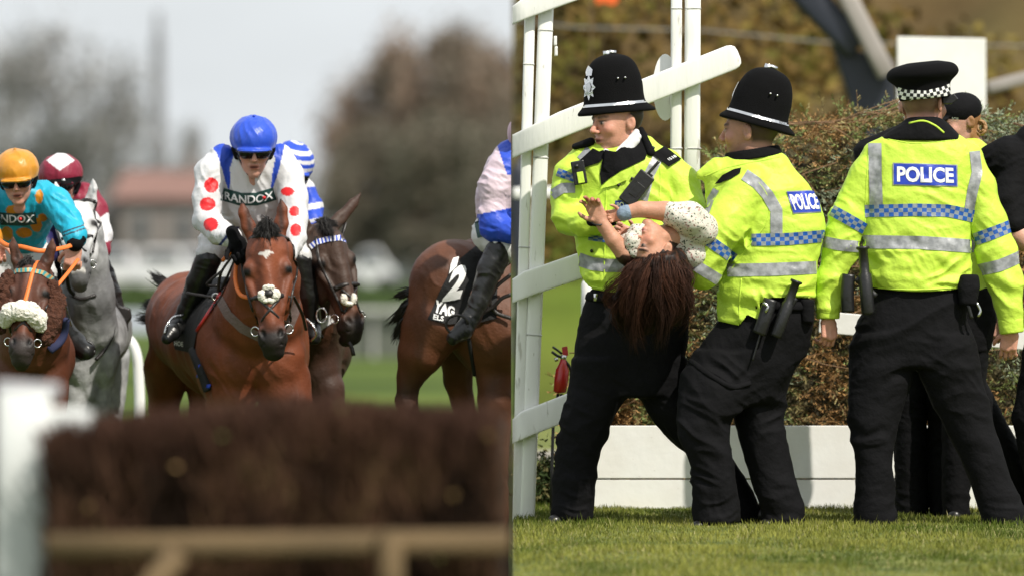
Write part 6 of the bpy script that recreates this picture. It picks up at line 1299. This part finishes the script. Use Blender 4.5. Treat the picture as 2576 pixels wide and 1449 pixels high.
def dia(V): C = np.tile(MAR, (len(V), 1)); x, y = V[:, 0], V[:, 1]; C[(np.abs(x-150)/36+np.abs(y-404)/27 < 1)] = PWs; return C
sdf(T, 'silks', jk, m_silk, 3.2, wr=dict(amp=2.4, wl=20, ang=60, seed=38), paint=pj, keep=False); sdf(T, 'breeches', br, m_blkc, 4, keep=False)
sc_, bc = jockey_head(T, hc, hM, hs, m_silk, cols=dia)
strip(T, 'black_band', bc, [(99, 462), (125, 460), (150, 458), (178, 455), (205, 450)], 15, m_blkc, off=3, parent=sc_)
p = drape(bc, [(160, 457)], 5)[0]; T.add('cap_stud', *sweep([(p[0], p[1], p[2]+2), (p[0], p[1], p[2]-2)], 5, 10), m_steel, parent=sc_)
boot(T, [(264, 700, 226, 28), (282, 740, 230, 22), (296, 780, 230, 18)], [(296, 784, 230, 18), (306, 826, 180, 17)])
slab(T, 'boot_guard', [q(*p)[:2] for p in ((262, 700, 200), (278, 760, 200), (300, 842, 200), (330, 800, 200), (326, 776, 200), (300, 768, 200), (282, 730, 200))], 190, 250, m_lea, bevel=4)

# ---------------------------------------------------------------- bay horse at the left edge
T = Thing('horse', 30.8, (60, 1690, 250), 'brown horse with brown fleece cheek pieces and a cream fleece noseband, at the left edge', 'horse', 'racehorses'); q = Qm(T)
hc, hM, hs = (84, 668, -90), basis((-.06, .86, -.50), (0, -.50, -.86)), .92
body = [xf(horse_head((-18, 18), 32), hc, hM, hs), qchain(T, [(84, 710, -30, 54), (84, 780, 40, 76), (84, 860, 110, 92)], 20), qell(T, (50, 930, 130), (70, 90, 66), k=10), qell(T, (120, 930, 130), (54, 90, 62), k=10), qchain(T, [(80, 900, 200, 110), (40, 880, 480, 130), (20, 860, 780, 115)], 20),
        qchain(T, [(130, 980, 130, 42), (134, 1090, 140, 32), (130, 1550, 200, 26)], 12), qchain(T, [(40, 980, 130, 44), (34, 1090, 140, 32), (36, 1550, 200, 26)], 12), qchain(T, [(10, 920, 780, 66), (0, 1100, 800, 34), (0, 1500, 780, 26)], 12), qchain(T, [(70, 920, 780, 60), (70, 1100, 800, 34), (70, 1500, 780, 26)], 12)]
hd, bh = sdf(T, 'body', body, m_coat, 3.8, wr=dict(amp=1.8, wl=22, ang=75, seed=19, fine=.2), paint=lambda V: coat(V, (.10, .030, .014), hc, hM, hs, leg=1150, facec=(.085, .030, .017), muzc=(.03, .022, .02)))
bridle(T, bh, hd, hc, hM, hs, brow=False, nose=m_org)
strip(T, 'beaded_browband', bh, [(36, 690), (50, 681), (85, 679), (115, 686), (136, 702)], 10, checker_mat('teal_gold_beads', (.03, .28, .30), (.45, .30, .12), 18, 1, .5), off=3, parent=hd)
lay(T, 'orange_face_strap', bh, [(100, 648), (92, 680), (84, 720), (75, 762)], 5.5, m_org, off=4, parent=hd)
fleece(T, 'fleece_noseband', [chain([(26, 806, -190, 15), (38, 785, -205, 21), (62, 778, -212, 22), (88, 782, -210, 22), (108, 800, -200, 21), (114, 818, -190, 14)], 6)], m_fleece, hd, amp=3.2, wl=9)
fleece(T, 'fleece_cheek_piece', [chain([(30, 700, -110, 18), (16, 740, -140, 22), (6, 790, -160, 22), (10, 822, -170, 16)], 6)], m_bfl, hd, amp=4, wl=9, seed=8)
fleece(T, 'fleece_cheek_piece', [chain([(138, 722, -110, 18), (148, 760, -120, 22), (136, 810, -150, 24), (124, 846, -160, 20)], 6)], m_bfl, hd, amp=4, wl=9, seed=9)
hairs(T, 'forelock', [((84, 660, -100), (80, 680, -130), 12, 60), ((80, 650, -95), (62, 668, -120), 10, 40)], m_mane, 33, hd)
lay(T, 'navy_breast_cloth', bh, [(160, 800), (150, 850), (120, 880)], 14, mat('navy_cloth', (.015, .02, .07), .8), off=3, parent=hd)
T = Thing('person', 30.95, (90, 890, 300), 'jockey in an orange cap and turquoise silks with orange spots, at the left edge', 'person', 'jockeys'); q = Qm(T)
hc, hM, hs = q(44, 450, 70), (16, 2, -4), .82
jk = [loft([(470, 0, 100, 120, 44), (482, -20, 124, 126, 54), (515, -32, 136, 140, 60), (560, -30, 120, 170, 64), (600, -24, 100, 210, 64), (640, -16, 92, 250, 62)], 2.2, 12), qchain(T, [(106, 488, 120, 34), (140, 512, 96, 36), (172, 556, 60, 32), (190, 592, 22, 27), (190, 600, 12, 26)], 12), qchain(T, [(-20, 500, 120, 36), (-40, 560, 80, 34), (-20, 600, 30, 26)], 12)]
br = [qchain(T, [(60, 620, 300, 56), (84, 640, 240, 42), (110, 690, 220, 34)], 12), qchain(T, [(20, 620, 300, 60), (10, 650, 220, 50), (-20, 700, 200, 36)], 12)]
hn = xf(hand_ops((50, 62, 46), -1, 50, fr=7.0), q(187, 622, 14), (6, 180, 6), .80); hn2 = xf(hand_ops((60, 60, 40), -1, 40), q(-14, 606, 20), (10, 0, -10), .8)
multi(T, 'body', [(xf(head_ops(), hc, hM, hs), 2.0, 0), (hn, 1.7, 0), (hn2, 2, 0), (jk+br, 6, 8)], m_skin, lambda V: paint_head(V, np.tile(SKP*np.array((1, .9, .85)), (len(V), 1)), hc, hM, hs, SKP, (.05, .03, .02)))
TEA, ORG = np.array((.012, .38, .56)), np.array((.62, .24, .015))
def pj(V):
    C = np.tile(TEA, (len(V), 1)); dots(V, C, [(94, 495, 10, 18), (30, 530, 22, 14), (8, 588, 16, 18), (52, 586, 20, 13), (84, 566, 14, 18), (100, 548, 12, 10)], ORG)
    u = (V[:, 0]-190)*.35+(V[:, 1]-585); C[((np.abs(u+2) < 2)|(np.abs(u+11) < 2))&(V[:, 0] > 155)] = (.03, .05, .07); return C
o, bj = sdf(T, 'silks', jk, m_silk, 2.8, wr=dict(amp=2.6, wl=20, ang=40, seed=39, zones=[(150, 520, 50, 40, 16, 4), (60, 570, 60, 80, 20, 4)]), paint=pj)
strip(T, 'sponsor_band', bj, [(-34, 548), (20, 552), (50, 553), (84, 548)], 31, m_green, off=2, parent=o); lettering(T, bj, 'ANDOX', [(-26, 540), (80, 540), (80, 560), (-26, 560)], m_lett, off=4.2, bold=.02, parent=o)
p = drape(bj, [(45, 550)], 5.2)[0]; T.add('red_dot', *sweep([(p[0], p[1], p[2]+1), (p[0], p[1], p[2]-1)], 4.5, 12), m_rdot, parent=o)
sdf(T, 'breeches', br, m_breech, 3, wr=dict(amp=2.4, wl=20, ang=60, seed=45), keep=False)
sdf(T, 'black_cuff', [cap(q(190, 603, 10), q(189, 612, 4), 27, 22, 4)], m_blkc, 2.4, keep=False)
jockey_head(T, hc, hM, hs, mat('orange_silk', (.60, .255, .018), .4, .12, 30, .1, 20, sheen=.2))
boot(T, [(112, 700, 216, 30), (140, 760, 220, 26), (160, 820, 215, 22)], [(162, 822, 215, 23), (190, 860, 170, 24), (216, 884, 140, 21)])
ring(T, 'stirrup', q(212, 880, 150), 26, 3.5, m_blk, None, .9)
R_ = Thing('rein', 30.8, (100, 640, 0), 'bright orange rein running to the pale bare hand of the left jockey', 'rein')
tube(R_, 'orange_rein', [(-10, 600, 20), (20, 618, -20), (60, 622, -60), (110, 632, -60), (160, 624, -10), (178, 618, 10)], 6, m_org, flat=.45); tube(R_, 'orange_rein', [(196, 652, 10), (176, 684, -60), (148, 722, -120)], 5, m_org, flat=.5)
tube(R_, 'thin_rein', [(150, 720, -120), (165, 760, -60), (176, 820, 60)], 2, m_steel)

# ---------------------------------------------------------------- horse with the number 2 cloth
m_num = mat('white_number', (.8, .8, .8), .5, 0, 10, .04, 9)
T = Thing('horse', 31.3, (1180, 1670, 100), 'bay horse rump with a black number 2 cloth, at the right of the riders', 'horse', 'racehorses'); q = Qm(T)
_P = T.P
def clampP(V, T=T): W_ = Thing.P(T, V); W_[:, 0] = np.minimum(W_[:, 0], -.004); return W_
T.P = clampP
body = [ell((1135, 715, 60), (104, 108, 120), (0, 20, 10), k=24), ell((1078, 800, 40), (62, 120, 84), (0, 0, 8), k=24), chain([(1150, 720, 90, 110), (1240, 730, 140, 132), (1340, 760, 180, 140)], 24), chain([(1180, 780, 60, 104), (1262, 830, 80, 126), (1360, 850, 120, 120)], 20), chain([(1062, 830, 30, 56), (1046, 890, 30, 44), (1030, 945, 50, 30), (1025, 975, 50, 26)], 14), chain([(1110, 820, 0, 66), (1070, 890, 10, 46), (1040, 950, 40, 28)], 14), chain([(1025, 975, 50, 27), (1022, 1010, 55, 28), (1040, 1120, 40, 22), (1060, 1300, 20, 22), (1070, 1400, 0, 30)], 8),
        chain([(1150, 840, 160, 60), (1150, 960, 220, 34), (1180, 1100, 240, 24), (1170, 1400, 200, 24)], 14), chain([(1255, 920, 60, 62), (1250, 1010, 50, 46), (1248, 1150, 50, 30), (1252, 1500, 60, 26)], 14)]
hd, bh = sdf(T, 'body', body, m_coat, 4.2, wr=dict(amp=1.8, wl=28, ang=60, seed=29, fine=.2, zones=[(1100, 690, 40, 50, 20, 3)]), paint=lambda V: coat(V, (.105, .036, .015), (5000, 0, 0), np.eye(3), 1, extra=lambda C, L_, V, bl: (bl(.7*np.clip((V[:, 1]-930)/60, 0, 1)*(V[:, 0] < 1120), (.02, .012, .01)), bl(.55*np.exp(-((V[:, 0]-1112)**2/900+(V[:, 1]-665)**2/300)), (.03, .015, .01)))))
hairs(T, 'tail', [((1050, 730, 20), (1005, 745, 30), 8, 50), ((1045, 750, 20), (995, 800, 30), 10, 70), ((1044, 775, 20), (1004, 835, 30), 12, 80)], m_mane, 43, hd, 2.2)
cl_, bcl = polypatch(T, 'number_cloth', bh, [(1252, 612), (1225, 612), (1195, 622), (1160, 650), (1135, 680), (1108, 730), (1090, 775), (1077, 803), (1128, 815), (1160, 812), (1200, 812), (1250, 800)], m_cloth, off=6, parent=hd), bh
lettering(T, bh, '2', [(1143, 672), (1182, 664), (1157, 750), (1112, 758)], m_num, off=9, bold=.055, parent=hd)
polypatch(T, 'number_print', bh, [(1140, 652), (1154, 648), (1148, 672), (1130, 690), (1134, 668)], m_num, off=9, parent=hd)
lettering(T, bh, 'YAG', [(1098, 752), (1144, 772), (1140, 800), (1090, 786)], m_num, off=9, bold=.05, parent=hd); lettering(T, bh, 'ELS', [(1093, 790), (1118, 796), (1116, 808), (1091, 803)], m_num, off=9, bold=.03, parent=hd)
lay(T, 'girth', bh, [(1180, 850), (1188, 900), (1196, 945)], 5, m_cloth, off=4, parent=hd)
for pts in (((1287, 690, -60), (1250, 720, -60), (1232, 752, -60), (1246, 784, -56), (1287, 800, -60)), ((1287, 740, -70), (1262, 750, -66), (1240, 772, -62), (1200, 792, -60), (1172, 800, -56)), ((1287, 655, -40), (1250, 690, -50), (1235, 740, -58))): tube(T, 'saddle_strap', pts, 5, m_lea, flat=.6, parent=hd)
T = Thing('person', 31.2, (1250, 880, 0), 'jockey in pale pink silks with a royal blue forearm, riding the number 2 horse', 'person', 'jockeys')
def clampP(V, T=T): W_ = Thing.P(T, V); W_[:, 0] = np.minimum(W_[:, 0], -.004); return W_
T.P = clampP
jk = [chain([(1300, 410, 40, 50), (1270, 430, 10, 44), (1248, 470, -10, 40), (1240, 530, -20, 34)], 14), chain([(1300, 420, 50, 70), (1270, 500, 60, 70), (1250, 590, 60, 50)], 20), chain([(1240, 540, -20, 34), (1246, 572, -30, 36), (1290, 585, -60, 28), (1340, 590, -70, 24)], 10)]
br = [chain([(1240, 580, 60, 46), (1230, 590, 30, 42), (1260, 612, -10, 36), (1290, 630, -20, 30)], 14)]
multi(T, 'body', [(jk+br+[chain([(1240, 640, -20, 28), (1200, 740, -30, 20), (1172, 810, -30, 18)], 10), ell((1345, 340, 20), (50, 60, 55))], 5, 6)], m_skin, lambda V: np.tile(SKP, (len(V), 1)))
def pj(V):
    C = np.tile(np.array((.62, .50, .57)), (len(V), 1)); x, y = V[:, 0], V[:, 1]; C[(x > 1246+(y-352)*.33)&(y < 440)&(y > 330)] = BLU; C[(y > 533-.2*(x-1240))&(x > 1200)&(V[:, 2] < 60)&(y > 520)] = BLU; return C
o, bj = sdf(T, 'silks', jk, m_silk, 2.8, wr=dict(amp=2.6, wl=20, ang=10, seed=49, zones=[(1245, 540, 40, 10, 14, 4), (1240, 440, 50, 15, 20, 4)]), paint=pj)
o, bb = sdf(T, 'breeches', br, m_breech, 3, wr=dict(amp=2.4, wl=20, ang=60, seed=55))
patch(T, 'green_patch', bb, [(1191, 548), (1206, 540), (1214, 596), (1202, 600)], m_green, off=3, parent=o)
sdf(T, 'pink_cap', [ell((1345, 330, 20), (60, 58, 60)), ell((1290, 335, 20), (14, 30, 20))], mat('pink_silk', (.62, .42, .5), .5), 3, keep=False)
bo, _ = sdf(T, 'riding_boot', [chain([(1256, 632, -20, 36), (1232, 680, -26, 31), (1205, 760, -36, 24), (1186, 800, -40, 22)], 8), chain([(1186, 800, -40, 23), (1164, 832, -60, 22), (1140, 850, -80, 17)], 8)], m_boot, 2.6, wr=dict(amp=1.4, wl=16, ang=20, seed=5))
ring(T, 'stirrup', (1150, 815, -76), 28, 3.5, m_lea, None, .85)
